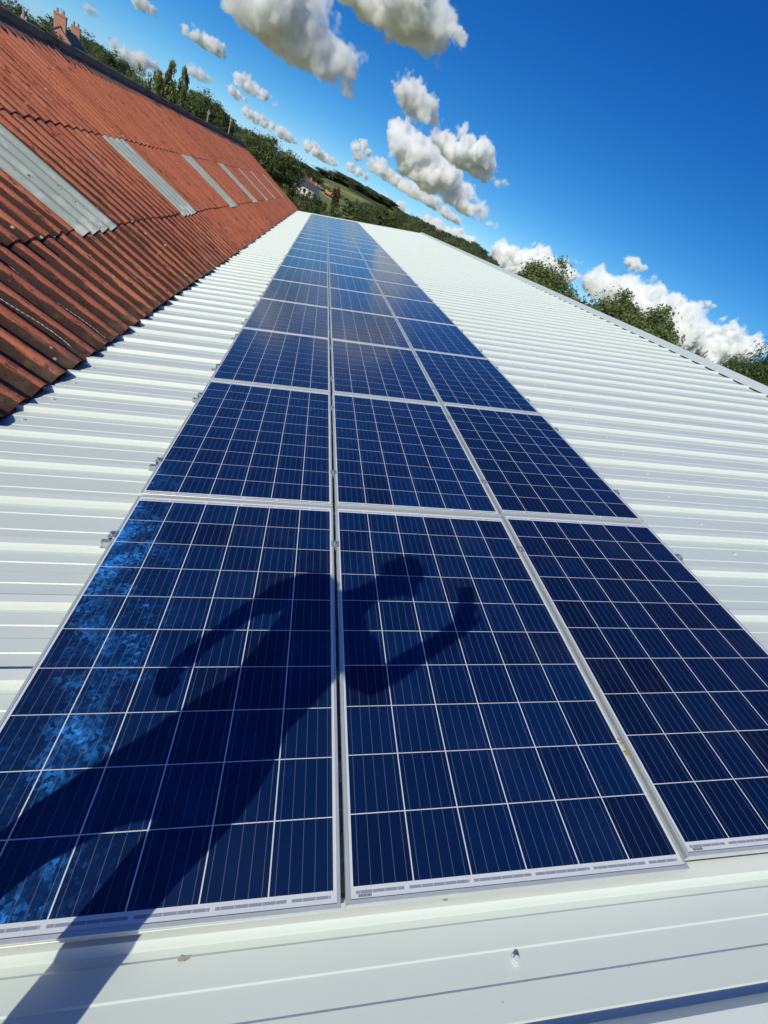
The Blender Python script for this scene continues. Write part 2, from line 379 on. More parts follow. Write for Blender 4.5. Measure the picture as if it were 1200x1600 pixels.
leaf_mat('far_leaves', (0.075, 0.105, 0.050), (0.200, 0.230, 0.105))
leaf_mat('russet_leaves', (0.07, 0.045, 0.015), (0.15, 0.095, 0.03))

# ground
g = N('ground_fields'); co = g.co(); 
big = g.noise(co, 0.012, 3); med = g.noise(co, 0.12, 5); fin = g.noise(co, 1.5, 4)
fld = g.sep(g.voro(co, 0.011))
c = g.mix(g.ramp(fld[0], 0.35, 0.65), (0.22, 0.25, 0.085), (0.40, 0.35, 0.165))
c = g.mix(g.ramp(fld[1], 0.55, 0.7, 0, 0.6), c, (0.13, 0.17, 0.05))
c = g.mix(g.math('MULTIPLY', med, 0.45), c, (0.24, 0.21, 0.085))
c = g.mix(g.ramp(fin, 0.4, 0.8, 0, 0.35), c, (0.10, 0.12, 0.04))
dist = g.vmath('LENGTH', co)
bare = g.math('MULTIPLY', g.ramp(g.noise(co, 0.045, 3), 0.46, 0.56), g.ramp(dist, 110, 150, 1, 0))
c = g.mix(bare, c, (0.36, 0.26, 0.17))
MAT['ground'] = g.done(g.principled(c, 0.95, 0, 0.15))
MAT['track'] = simple('gravel_track', (0.38, 0.34, 0.28), 0.95, 0, 0.15, 2)

# ------------------------------------------------------------------ terrain
def sstep(a, b, x):
    t = min(1, max(0, (x - a) / (b - a))); return t * t * (3 - 2 * t)
def ground_z(x, y):
    r = math.hypot(x, y); az = math.degrees(math.atan2(x, y))
    H = 7 + 9 * sstep(-12, 6, az) * (1 - 0.35 * sstep(30, 60, az))
    z = H * sstep(110, 400, r) + 22 * sstep(400, 2600, r) * sstep(-30, 5, az) * 0.0
    z += 1.6 * mnoise.noise((x * 0.006, y * 0.006, 3.1)) * sstep(90, 250, r)
    z -= 14 * sstep(430, 1500, r)
    return z
mb = MB(); rs = [0.0, 15, 30, 45, 60, 75, 90, 105, 120, 140, 160, 180, 200, 225, 250, 275, 300, 330, 360, 390, 420, 460, 520, 620, 800, 1100, 1600, 2600, 4500, 9000]
NA = 144
for r in rs[1:]:
    for i in range(NA):
        a = 2 * math.pi * i / NA; x, y = r * math.sin(a), r * math.cos(a); mb.v.append((x, y, ground_z(x, y)))
mb.v.append((0, 0, 0)); c0 = len(mb.v) - 1
for i in range(NA):
    j = (i + 1) % NA; mb.f.append((c0, j, i)); mb.m.append(0)
    for k in range(len(rs) - 2): mb.f.append((k * NA + i, k * NA + j, (k + 1) * NA + j, (k + 1) * NA + i)); mb.m.append(0)
setp(mb.build('ground', MAT['ground'], smooth=True), kind='structure')

# ------------------------------------------------------------------ white barn
PAN = -0.09
RIB0, RIBP = 0.012, 1 / 3
U0, U1, V0, V1 = -1.085, 7.88, -6.0, 36.0
barn = empty('white_barn', (3.5, 15, 0), label='barn under a white box-profile steel roof carrying three columns of solar panels', cat='barn')
def roof_profile():
    pts = []; k = math.ceil((V0 - RIB0) / RIBP)
    while RIB0 + k * RIBP + 0.3 < V1:
        c = RIB0 + k * RIBP + (0.05 if k == -1 else 0.0); so_ = -0.05 if k == -1 else 0.0
        lap = (k % 3 == 2)
        e = 0.0035 if lap else 0.0
        pts += [(c - 0.034, 0), (c - 0.019 - e * .5, 0.031 + e), (c + 0.019 + e * .5, 0.031 + e)]
        if lap: pts += [(c + 0.037, 0.0045), (c + 0.0385, 0.0045), (c + 0.0372, 0.0)]
        else: pts += [(c + 0.034, 0)]
        for s0, s1 in ((0.103, 0.166), (0.223, 0.281)):       # two flat raised stiffeners in each pan
            pts += [(c + so_ + s0, 0), (c + so_ + s0 + 0.004, 0.0035), (c + so_ + s1, 0.0035), (c + so_ + s1 + 0.004, 0)]
        k += 1
    return pts
# far edge of a stiffener drops away from the sun, near edge faces it
prof = roof_profile()
us = [U0 + (U1 - U0) * i / 12 for i in range(13)]
mb = MB(); mb.extrude(None, [[W(u, v, PAN + w) for v, w in prof] for u in us])
mb.build('roof_sheet', MAT['white'], barn, world=True)
mb = MB()                                                     # the slope behind the ridge
AP = W(7.88, 0, 0.0)
def back(x, v, w): return Vector((AP.x + (x) * CP, v, AP.z - x * SP + w))
mb.extrude(None, [[back(u, v, PAN + w) for v, w in prof] for u in (0.0, 3.0, 6.0, 9.3)])
mb.build('roof_sheet', MAT['white'], barn, world=True)
mb = MB()                                                     # folded ridge flashing, lying on the rib crowns
for (v0, v1) in ((V0, -3.0), (-3.02, 0.0), (-0.02, 3.0), (2.98, 6.0), (5.98, 9.0), (8.98, 12), (11.98, 15), (14.98, 18), (17.98, 21), (20.98, 24), (23.98, 27), (26.98, 30), (29.98, 33), (32.98, 36.05)):
    e = 0.0016 if int(v0 / 3 + 100) % 2 else 0.0
    a = [W(7.655, 0, -0.0655 + e), W(7.655, 0, -0.0535 + e), W(7.88, 0, 0.0 + e), back(0.26, 0, -0.05 + e), back(0.26, 0, -0.062 + e)]
    rows = []
    for v in (v0, v1): rows.append([Vector((p.x, v, p.z)) for p in a])
    mb.extrude(None, rows)
mb.build('ridge_cap', MAT['white'], barn, world=True)
mb = MB()                                                     # foam closers seen as dark gaps below the flashing
mb.poly([W(7.70, V0, PAN + 0.004), W(7.70, V1, PAN + 0.004), W(7.70, V1, -0.056), W(7.70, V0, -0.056)])
mb.build('ridge_filler', MAT['dark_gap'], barn, world=True)
mb = MB()                                                     # verge trim along the far gable
mb.extrude(None, [[W(u, 35.86, -0.046), W(u, 36.03, -0.046), W(u, 36.03, -0.26)] for u in (U0, U1)])
mb.build('verge_trim', MAT['white'], barn, world=True)
mb = MB()                                                     # gable and side walls
e0, e1 = W(U0 + 0.15, 0, -0.2), back(9.1, 0, -0.2); ap = W(7.88, 0, -0.2)
for v in (V0 + 0.1, 35.9):
    mb.poly([(e0.x, v, -0.5), (e1.x, v, -0.5), (e1.x, v, e1.z), (ap.x, v, ap.z), (e0.x, v, e0.z)])
mb.poly([(e1.x, V0 + .1, -0.5), (e1.x, 35.9, -0.5), (e1.x, 35.9, e1.z), (e1.x, V0 + .1, e1.z)])
mb.build('wall', MAT['grey_sheet'], barn, world=True)
# hex-headed roofing screws with their washers, one row over each purlin
def screw(u, v, s=1.0):
    m = MB(); T = W(u, v, PAN)
    m.tube(T, T + WAX * 0.0035, 0.0125, 0.0115, 14); m.tube(T + WAX * 0.0035, T + WAX * 0.0135, 0.0078, 0.007, 6)
    m.build('roof_screw', MAT['white_screw'] if 'white_screw' in MAT else MAT['white'], barn, world=True)
rr = random.Random(4)
for i in range(-2, 38): screw(-0.97 + rr.uniform(-.02, .02), -0.154 + i / 3 + rr.uniform(-.012, .012))
for i in range(0, 1): screw(1.441, -0.116 + i / 3)
for i in range(-1, 46): screw(3.62 + rr.uniform(-.03, .03), -0.154 + i / 3 + rr.uniform(-.012, .012))

# dried mud and leaf litter trodden onto the near sheets
simple('dried_mud', (0.42, 0.36, 0.25), 0.95, 0, 0.35, 60)
rr = random.Random(21)
for (u, v, sz) in ((0.28, -0.010, 0.013), (0.235, -0.018, 0.010), (0.628, -0.043, 0.010), (0.640, -0.042, 0.006), (1.275, 0.006, 0.008), (1.66, 0.012, 0.006)):
    m = MB(); n = 9; ring = [W(u + sz * rr.uniform(.5, 1.2) * math.cos(2 * math.pi * i / n), v + sz * 0.45 * rr.uniform(.4, 1.2) * math.sin(2 * math.pi * i / n), PAN + (0.0335 if abs(v - 0.012) < 0.02 else 0.0036)) for i in range(n)]
    m.poly([p + WAX * 0.0018 for p in ring]); m.extrude(None, [ring + ring[:1], [p + WAX * 0.0018 for p in ring + ring[:1]]])
    m.build('dried_mud', MAT['dried_mud'], barn, world=True)

# ------------------------------------------------------------------ red barn
Q = R_(22); CQ, SQ = math.cos(Q), math.sin(Q)
EV = W(-1.06, 0, -0.043)                                      # eave edge, just above the white roof
XUP, NRM = Vector((-CQ, 0, SQ)), Vector((SQ, 0, CQ))
def RW(s, y, h=0.0): return Vector((EV.x, y, EV.z)) + XUP * s + NRM * h
RED_M = Matrix(((-CQ, 0, SQ, EV.x), (0, 1, 0, 0), (SQ, 0, CQ, EV.z), (0, 0, 0, 1)))
rb = empty('red_barn', (-5, 15, 0), label='old barn with a mossy red corrugated roof and a row of pale skylight strips', cat='barn')
Y0, Y1 = -3.0, 37.3
SEG = 12
def corr(y):
    t = (y / RP) % 1.0
    c = math.cos(2 * math.pi * t)
    return 0.035 * (c * (1 - 0.10 * c * c))
def red_course(s0, s1, lift0, name, mat, ya=Y0, yb=Y1, extra=0.0, thick=0.011):
    """one course of sheets; local x runs up the slope"""
    m = MB(); n0 = round(ya / RP * SEG); n1 = round(yb / RP * SEG)
    ys = [i * RP / SEG for i in range(n0, n1 + 1)]
    rows = []
    ns = 7
    rn = random.Random(int(s0 * 100) + n0)
    sag = {}
    for j in range(ns + 1):
        s = s0 + (s1 - s0) * j / ns; l = lift0 * (1 - j / ns) + extra
        row = []
        for y in ys:
            sh = math.floor((y + 0.03) / (RP * 4))             # every fourth corrugation a new sheet
            d = sag.setdefault(sh, (rn.uniform(-.010, .010), rn.uniform(-0.003, 0.004)))
            row.append((s + (d[0] if j == 0 else 0), y, corr(y) + l + (d[1] if not extra else 0)))
        rows.append(row)
    under = [(x, y, z - thick) for (x, y, z) in rows[0]]
    under2 = [(x + 0.35, y, z - thick) for (x, y, z) in rows[0]]
    m.extrude(None, [under2, under] + rows)
    o = m.build(name, mat, rb, smooth=True); o.matrix_parent_inverse = parent_matrix(rb).inverted() @ RED_M
    md = o.modifiers.new('split', 'EDGE_SPLIT'); md.split_angle = R_(60)
    return o
red_course(0.0, 1.16, 0.0, 'roof_sheet', MAT['red'], thick=0.015)
red_course(1.02, 2.72, 0.016, 'roof_sheet', MAT['red'])
red_course(2.56, 4.72, 0.016, 'roof_sheet', MAT['red'])
for k, ys in enumerate((5.63, 9.92, 15.01, 19.83, 24.12, 27.88, 33.23)):
    n = round(ys / RP); wd = 4 if k < 4 else 2
    red_course(0.975, 2.62, 0.012, 'skylight', MAT['skylight'], (n + 0.5) * RP - 0.05, (n + wd + 0.5) * RP + 0.03, 0.008)
mb = MB()                                                     # roll-top ridge with wide flanges
def ridge_sec():
    a = [(4.36, 0.026), (4.36, 0.040), (4.60, 0.058)]
    p = [RW(s, 0, h) for s, h in a]
    c = RW(4.76, 0, 0.065)
    for t in range(9):
        th = R_(-35 + 250 * t / 8); p.append(Vector((c.x + 0.088 * math.cos(th), 0, c.z + 0.088 * math.sin(th))))
    q = [RW(s, 0, h) for s, h in ((4.60, 0.058), (4.36, 0.040))]
    for v in q: p.append(Vector((2 * c.x - v.x, 0, v.z)))
    return p
sec = ridge_sec(); yy = Y0; rn = random.Random(3)
while yy < Y1:
    y2 = min(yy + 1.2, Y1 + .1); dz = rn.uniform(-.012, .014); dz2 = rn.uniform(-.012, .014)
    rows = []
    for t in range(5):
        y = yy + (y2 + 0.03 - yy) * t / 4; sag = -0.05 * math.sin(max(0, min(1, (y - 2) / 34)) * math.pi)
        rows.append([Vector((p.x, y, p.z + dz + (dz2 - dz) * t / 4 + sag * 0.6 + (0.012 if t == 0 else 0))) for p in sec])
    mb.extrude(None, rows); yy = y2
mb.build('ridge_cap', MAT['ridge'], rb, smooth=True, world=True).modifiers.new('split', 'EDGE_SPLIT').split_angle = R_(40)
mb = MB()                                                     # the hidden far slope, gables and eave wall
rx = RW(4.78, 0, 0).x; rz = RW(4.78, 0, -0.02).z; fx_ = 2 * rx - EV.x
mb.poly([(rx, Y0, rz), (rx, Y1, rz), (fx_, Y1, EV.z), (fx_, Y0, EV.z)])
mb.build('roof_sheet', MAT['terracotta'], rb, world=True)
mb = MB()
for y in (Y0 + .15, Y1 - .2):
    mb.poly([(EV.x - .12, y, -0.5), (EV.x - .12, y, EV.z - .09), (rx, y, rz - .07), (fx_ + .12, y, EV.z - .09), (fx_ + .12, y, -0.5)])
mb.poly([(EV.x - .12, Y0 + .15, -0.5), (EV.x - .12, Y1 - .2, -0.5), (EV.x - .12, Y1 - .2, EV.z - .09), (EV.x - .12, Y0 + .15, EV.z - .09)])
mb.poly([(fx_ + .12, Y0 + .15, -0.5), (fx_ + .12, Y1 - .2, -0.5), (fx_ + .12, Y1 - .2, EV.z - .09), (fx_ + .12, Y0 + .15, EV.z - .09)])
mb.build('wall', MAT['brick'], rb, world=True)
mb = MB(); mb.poly([RW(0.25, Y0 + .2, -0.16), RW(0.25, Y1 - .25, -0.16), RW(4.7, Y1 - .25, -0.16), RW(4.7, Y0 + .2, -0.16)])  # dark sheet added under the red slope to block light through the laps
mb.build('roof_light_block', MAT['dark_gap'], rb, world=True)
mb = MB(); mb.extrude(None, [[RW(s, Y1 - .02, 0.055), RW(s, Y1 + .05, 0.055), RW(s, Y1 + .05, -0.16)] for s in (0, 4.7)])
mb.build('verge_trim', MAT['ridge'], rb, world=True)

# two white strips standing in for sun glints down the troughs near the eave
for (y, s0, s1) in ((3.66, 0.12, 0.98), (4.17, 0.03, 0.86)):
    m = MB(); rn_ = random.Random(int(y * 10)); pts = []
    for i in range(26):
        t = i / 25; yy = y + rn_.uniform(-.002, .002) + 0.012 * math.sin(t * 7)
        pts.append(RW(s0 + (s1 - s0) * t, yy, corr(yy) + 0.002))
    m.path(pts, [0.0022 + 0.0014 * rn_.random() for _ in pts], 6); m.build('glint_strip', MAT['white_render'], rb, world=True, smooth=True)

# ------------------------------------------------------------------ solar panels
GAP, ROWP = 0.0155, 1.6717
FR = 0.0105; TH = 0.038
panel_meshes = {}
def panel_parts():
    m = MB()                                                  # extruded frame: four rails with a lip over the glass
    def rail(a, b, inn):                                      # a,b outer corners; inn inward normal
        a, b, inn = Vector(a), Vector(b), Vector(inn); z = Vector((0, 0, 1)); d = (b - a).normalized()
        ch = 0.0012
        secs = []
        for P, k in ((a, 1), (b, -1)):
            s = [P + z * (-TH), P + z * (-0.022), P + inn * 0.0015 + z * (-0.021), P + inn * 0.0015 + z * (-0.018), P + z * (-0.017), P + z * (-ch), P + inn * ch, P + inn * (FR - 0.0008) + d * k * FR, P + inn * FR + d * k * FR + z * (-0.0022)]
            secs.append(s)
        m.extrude(None, secs)
    rail((0, 0, 0), (PW, 0, 0), (0, 1, 0)); rail((PW, 0, 0), (PW, PH, 0), (-1, 0, 0))
    rail((PW, PH, 0), (0, PH, 0), (0, -1, 0)); rail((0, PH, 0), (0, 0, 0), (1, 0, 0))
    panel_meshes['frame'] = m
    m = MB(); e = FR - 0.001
    m.poly([(e, e, -0.002), (PW - e, e, -0.002), (PW - e, PH - e, -0.002), (e, PH - e, -0.002)])
    m.poly([(e, PH - e, -0.007), (PW - e, PH - e, -0.007), (PW - e, e, -0.007), (e, e, -0.007)])
    panel_meshes['glass'] = m
panel_parts()
def clamp_mb(side):
    """side 0: on the left edge of a panel against open roof, 1: right edge, 2: between two panels"""
    m = MB()
    if side == 2:
        m.box((-GAP - 0.010, -0.022, 0.0004), (0.010, 0.022, 0.0034))
        m.box((-GAP + 0.002, -0.022, -0.032), (-0.002, 0.022, 0.0004))
        m.tube((-GAP / 2, 0, 0.0034), (-GAP / 2, 0, 0.0105), 0.0068, 0.0065, 12); m.tube((-GAP / 2, 0, 0.0105), (-GAP / 2, 0, 0.0112), 0.0035, 0.003, 6)
    else:
        s = -1 if side == 0 else 1
        def bx(x0, x1, y0, y1, z0, z1):
            m.box((min(s * x0, s * x1), y0, z0), (max(s * x0, s * x1), y1, z1))
        bx(-0.009, 0.020, -0.022, 0.022, 0.0004, 0.0038)       # lip over the frame
        bx(0.017, 0.020, -0.022, 0.022, -0.036, 0.0004)        # leg down to the rail
        bx(0.002, 0.017, -0.022, 0.022, -0.036, -0.033)
        bx(-0.010, 0.062, -0.012, 0.012, -0.0565, -0.0385)     # short rail on the rib crown
        bx(-0.010, 0.062, -0.030, 0.030, -0.0590, -0.0568)
        m.tube((s * 0.010, 0, 0.0038), (s * 0.010, 0, 0.011), 0.0068, 0.0065, 12)
    return m
cl_end_l = clamp_mb(0).build('end_clamp', MAT['galvanised_bolt']).data
cl_end_r = clamp_mb(1).build('end_clamp', MAT['galvanised_bolt']).data
cl_mid = clamp_mb(2).build('mid_clamp', MAT['galvanised_bolt']).data
for o in [o for o in bpy.data.objects if o.name.startswith(('end_clamp', 'mid_clamp'))]: bpy.data.objects.remove(o)
fr_me = panel_meshes['frame'].build('frame', MAT['aluminium']); gl_me = panel_meshes['glass'].build('glass', MAT['cells'])
FME, GME = fr_me.data, gl_me.data
bpy.data.objects.remove(fr_me); bpy.data.objects.remove(gl_me)
COLN = ('left column, beside the red barn', 'middle column', 'right column, towards the roof ridge')
ORD = ['nearest', 'second', 'third', 'fourth', 'fifth', 'sixth', 'seventh', 'eighth', 'ninth', 'tenth', 'eleventh', 'twelfth', 'thirteenth', 'fourteenth', 'fifteenth', 'sixteenth', 'seventeenth', 'eighteenth', 'nineteenth', 'farthest']
proto = None
def make_panel():
    p = empty('solar_panel', cat='solar panel', group='solar panels on the white roof')
    link('frame', FME, p); link('glass', GME, p)
    return p
YO = (0.0, 0.005, 0.030); XO = (0.0, PW + GAP, 2 * (PW + GAP) - 0.003)
bars = MB(); rn = random.Random(8); x = 0.0
while x < 0.034:
    w = rn.choice((0.0006, 0.0011, 0.0016)); bars.box((x, 0, 0.0), (x + w, 0.006, 0.0002)); x += w + rn.choice((0.0007, 0.0012))
BAR = bars.build('barcode', MAT['dark_gap']); BARM = BAR.data; bpy.data.objects.remove(BAR)
pr = random.Random(12)
proto = make_panel(); first = True
for r in range(20):
    for c in range(3):
        if first: p = proto; first = False
        else: p = copy_tree(proto)
        jit = (pr.uniform(-.0015, .0015), pr.uniform(-.002, .002))
        p.matrix_world = ROOF @ Matrix.Translation((XO[c] + jit[0], YO[c] + r * ROWP + jit[1], 0)) @ Matrix.Rotation(pr.uniform(-.0012, .0012), 4, 'X') @ Matrix.Rotation(pr.uniform(-.0012, .0012), 4, 'Y')
        if r == 0: p['label'] = ('nearest blue solar panel in the left column, crossed by the shadow of legs and arm',
                                 'nearest blue solar panel in the middle column, with the shadow of a head and phone',
                                 'nearest solar panel in the right column, dark blue and cut by the picture edge')[c]
        else: p['label'] = f'{ORD[r]} solar panel from the near end, {COLN[c]}'
# clamps and stickers go on after the panels are copied, as parts of their own panel
panels = [o for o in bpy.data.objects if o.name.startswith('solar_panel') and o.parent is None]
panels.sort(key=lambda o: o.name)
def local(p, me, name, x, y):
    o = link(name, me, p); o.location = (x, y, 0); return o
for i, p in enumerate(panels):
    r, c = divmod(i, 3)
    for y in ((1.342,) if r == 0 else (0.342, 1.342)):
        if c == 0: local(p, cl_end_l, 'end_clamp', 0.0, y)
        else: local(p, cl_mid, 'mid_clamp', 0.0, y)
        if c == 2: local(p, cl_end_r, 'end_clamp', PW, y)
    gl_ = [o for o in p.children if o.name.startswith('glass')][0]
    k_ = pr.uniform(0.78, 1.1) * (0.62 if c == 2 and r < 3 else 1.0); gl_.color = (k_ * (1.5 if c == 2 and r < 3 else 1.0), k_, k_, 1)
    if r == 0 and c == 1:                                      # a crust of yellow lichen on the frame
        m = MB(); rl = random.Random(5)
        for q in range(14):
            a = Vector((PW - 0.004 + rl.uniform(-.007, .005), 0.335 + rl.uniform(-.028, .03), 0.0))
            m.tube(a, a + Vector((0, 0, rl.uniform(.001, .0025))), rl.uniform(.002, .005), 0.001, 7)
        m.build('lichen', MAT['lichen'], p)
    if r == 0 and c > 0:
        o = local(p, BARM, 'barcode', 0.030, 0.0135); o.location.z = -0.0018

# ------------------------------------------------------------------ trees
def crown_mesh(name, seed, leaf, nclump, nleaf, lobes, mat, squash=1.0, spiky=0.0):
    """leaf-sized quads scattered over branch-end clumps; unit crown: radius .5, z 0..1"""
    rn = np.random.RandomState(seed)
    V = []; 
    cents = []; rads = []
    for (lx, ly, lz, lr) in lobes:
        k = max(3, int(nclump * lr ** 2 / sum(l[3] ** 2 for l in lobes)))
        for _ in range(k):
            d = rn.normal(size=3); d /= np.linalg.norm(d); d[2] = d[2] if rn.rand() < 0.75 else abs(d[2])
            rr_ = lr * rn.uniform(0.3, 0.98)
            cents.append(np.array([lx, ly, lz]) + d * rr_ * np.array([1, 1, squash])); rads.append(lr * rn.uniform(0.20, 0.46))
    for cc, rd in zip(cents, rads):
        n = int(nleaf * rn.uniform(0.6, 1.4))
        d = rn.normal(size=(n, 3)); d /= np.linalg.norm(d, axis=1)[:, None]
        pos = cc + d * (rd * rn.uniform(0.05, 1.25, size=(n, 1)) ** 0.8) * np.array([1.15, 1.15, 0.8])
        out = d * 0.9 + rn.normal(size=(n, 3)) * 0.6 + np.array([0, 0, 0.45]); out /= np.linalg.norm(out, axis=1)[:, None]
        a = np.cross(out, rn.normal(size=(n, 3))); a /= np.linalg.norm(a, axis=1)[:, None]; b = np.cross(out, a)
        L = leaf * rn.uniform(0.6, 1.5, size=(n, 1)); Wd = L * rn.uniform(0.4, 0.75, size=(n, 1))
        q = np.stack([pos - a * L, pos - b * Wd + out * L * .15, pos + a * L, pos + b * Wd + out * L * .15], axis=1)
        V.append(q.reshape(-1, 3))
    V = np.concatenate(V); 
    n = len(V) // 4
    me = bpy.data.meshes.new(name); me.vertices.add(len(V)); me.vertices.foreach_set('co', V.ravel())
    me.loops.add(len(V)); me.loops.foreach_set('vertex_index', np.arange(len(V)))
    me.polygons.add(n); me.polygons.foreach_set('loop_start', np.arange(n) * 4); me.polygons.foreach_set('loop_total', np.full(n, 4))
    me.materials.append(mat); me.update(calc_edges=True)
    return me, [tuple(c) for c in cents]
def trunk_mesh(name, seed, cents, top=0.6, r=0.035):
    m = MB(); rn = random.Random(seed); P = [(0, 0, -0.12), (rn.uniform(-.02, .02), rn.uniform(-.02, .02), 0.18), (rn.uniform(-.04, .04), rn.uniform(-.04, .04), 0.42), (0, 0, top)]
    m.path(P, [r * 1.35, r, r * .8, r * .35], 8)
    for c in rn.sample(cents, min(16, len(cents))):
        b = Vector(P[rn.choice((1, 2, 2))]); e = Vector(c); mid = b.lerp(e, 0.5) + Vector((0, 0, -0.04))
        m.path([b, mid, e], [r * .45, r * .28, r * .08], 5)
    o = m.build(name, MAT['bark'], smooth=True); me = o.data; bpy.data.objects.remove(o); return me
def lobes_round(seed, n=7, spread=0.24, r=(0.18, 0.28), zc=0.58):
    rn = random.Random(seed); L = [(0, 0, zc, 0.30)]
    for i in range(n):
        a = 2 * math.pi * i / n + rn.uniform(-.4, .4); d = spread * rn.uniform(.7, 1.15)
        L.append((math.cos(a) * d, math.sin(a) * d, zc + rn.uniform(-0.24, 0.16), rn.uniform(*r)))
    L.append((rn.uniform(-.08, .08), rn.uniform(-.08, .08), zc + .2, .2)); return L
KIND = {}
def kind(key, seed, leaf, ncl, nlf, lobes, mat, **kw):
    me, c = crown_mesh(key + '_crown', seed, leaf, ncl, nlf, lobes, MAT[mat], **kw)
    z = np.array([0.0] * (len(me.vertices) * 3)); me.vertices.foreach_get('co', z); z = z.reshape(-1, 3)
    KIND[key] = (me, trunk_mesh(key + '_trunk', seed, c), float(np.percentile(z[:, 2], 99.7)), float(np.percentile(np.hypot(z[:, 0], z[:, 1]), 98)))
kind('oak', 1, 0.0120, 420, 100, lobes_round(1), 'dark_leaves')
kind('oak2', 2, 0.0120, 420, 100, lobes_round(22, 8, .26), 'dark_leaves')
kind('open', 3, 0.0100, 430, 95, lobes_round(5, 11, .31, (.11, .18), .64), 'mid_leaves')
kind('bushy', 4, 0.0105, 760, 110, lobes_round(9, 13, .30, (.15, .22), .62), 'mid_leaves')
kind('far', 6, 0.022, 260, 50, lobes_round(11, 8, .27, (.18, .28), .40), 'far_leaves')
kind('far2', 7, 0.022, 260, 50, lobes_round(13, 8, .27, (.18, .28), .40), 'far_leaves')
kind('shrub', 8, 0.018, 240, 60, lobes_round(15, 8, .27, (.18, .26), .42), 'yellow_leaves')
kind('hedge', 9, 0.018, 260, 60, lobes_round(17, 9, .30, (.18, .26), .42), 'dark_leaves')
kind('russet', 10, 0.032, 70, 45, lobes_round(19), 'russet_leaves')
kind('poplar', 14, 0.020, 120, 40, [(0, 0, z, .10 + .05 * math.sin(z * 3)) for z in (.2, .3, .4, .5, .6, .7, .8, .9)], 'mid_leaves')
kind('near_oak', 31, 0.0080, 620, 170, lobes_round(31, 9, .27), 'dark_leaves')
tr_rng = random.Random(77)
def tree(key, px, py, dist, width, label, group=None, name='tree', base=None, cat='tree'):
    """a tree whose top is seen in the direction of px,py at that distance, standing on the ground"""
    top = at(px, py, dist); gz = ground_z(top.x, top.y) if base is None else base
    cm, tm, zt, rt = KIND[key]
    h = max(1.2, top.z - gz) / zt
    t = empty(name, (top.x, top.y, gz), (0, 0, tr_rng.uniform(0, 6.28)), label=label, cat=cat, group=group)
    wdt = width / (2 * rt)
    t.scale = (wdt * tr_rng.uniform(.94, 1.06), wdt * tr_rng.uniform(.94, 1.06), h)
    link('crown', cm, t); link('trunk', tm, t)
    return t
# behind the ridge on the right
tree('open', 893, 420, 41, 8.4, 'loose-crowned tree behind the white ridge with sky showing through its branches')
tree('open', 846, 428, 47, 3.4, 'small tree behind the ridge, left of the loose-crowned tree', name='tree')
tree('bushy', 985, 471, 39, 8.6, 'bushy green tree behind the ridge, just right of the loose-crowned tree')
tree('bushy', 1046, 498, 37, 7.8, 'bushy green tree behind the ridge, at the low right end of the clump')
tree('hedge', 1094, 551, 35, 2.2, 'low shrub at the right foot of the bushy trees behind the ridge', name='shrub', cat='shrub')
tree('near_oak', 1222, 556, 33, 5.6, 'dark tree at the right edge of the picture behind the ridge')
# the big tree beyond the far end of the red barn and what stands round it
tree('oak2', 432, 222, 78, 9.6, 'big round tree just beyond the far end of the red roof')
tree('oak', 406, 216, 88, 7.0, 'smaller tree behind the left shoulder of the big round tree')
tree('oak', 453, 243, 92, 5.0, 'dark tree at the right shoulder of the big round tree')
tree('shrub', 447, 292, 58, 4.2, 'yellow-green bush at the end of the red barn', name='bush', cat='bush')
tree('hedge', 492, 304, 66, 3.8, 'dark green bush beyond the far end of the solar panels', name='bush', cat='bush')
tree('hedge', 524, 322, 62, 3.0, 'low green bush right of the bush beyond the panels', name='bush', cat='bush')
tree('poplar', 548, 314, 60, 3.0, 'pointed young tree beyond the far end of the middle panels', name='tree')
tree('russet', 530, 294, 118, 2.6, 'small russet tree beside the orange digger')
# trees over the red barn's ridge
tree('oak', 8, 4, 62, 9.0, 'large dark tree at the top left corner behind the red barn')
tree('oak2', 36, 17, 66, 6.5, 'dark tree between the corner tree and the brick house')
tree('oak', 136, 58, 120, 12.0, 'dense tree close behind the brick house')
tree('oak2', 155, 74, 114, 9.0, 'lower tree right of the brick house')
tree('oak', 180, 88, 84, 5.0, 'round tree on its own between the brick house and the leafy shoots')
tree('far', 198, 101, 90, 3.8, 'small round tree just right of the round one above the red ridge')
tree('open', 213, 104, 48, 2.6, 'thin leafy tree above the red ridge, left of the tall shoots')
tree('shrub', 234, 117, 45, 3.0, 'light green bush rising over the red ridge', name='bush', cat='bush')
for px, py, lab in ((250, 112, 'leafy upright shoot of a young tree, leftmost of three over the red ridge'), (270, 97, 'tallest leafy upright shoot of a young tree over the red ridge'), (290, 108, 'leafy upright shoot of a young tree, rightmost of three over the red ridge')):
    tree('poplar', px, py, 40, 0.85, lab, 'upright young trees over the red ridge', name='young_tree')
tree('bushy', 262, 130, 41, 2.2, 'leafy bush at the foot of the upright young trees', name='bush', cat='bush')
tree('oak', 320, 149, 95, 11.0, 'broad domed tree over the middle of the red ridge')
tree('oak2', 338, 164, 92, 6.5, 'dark tree at the right side of the broad domed tree')
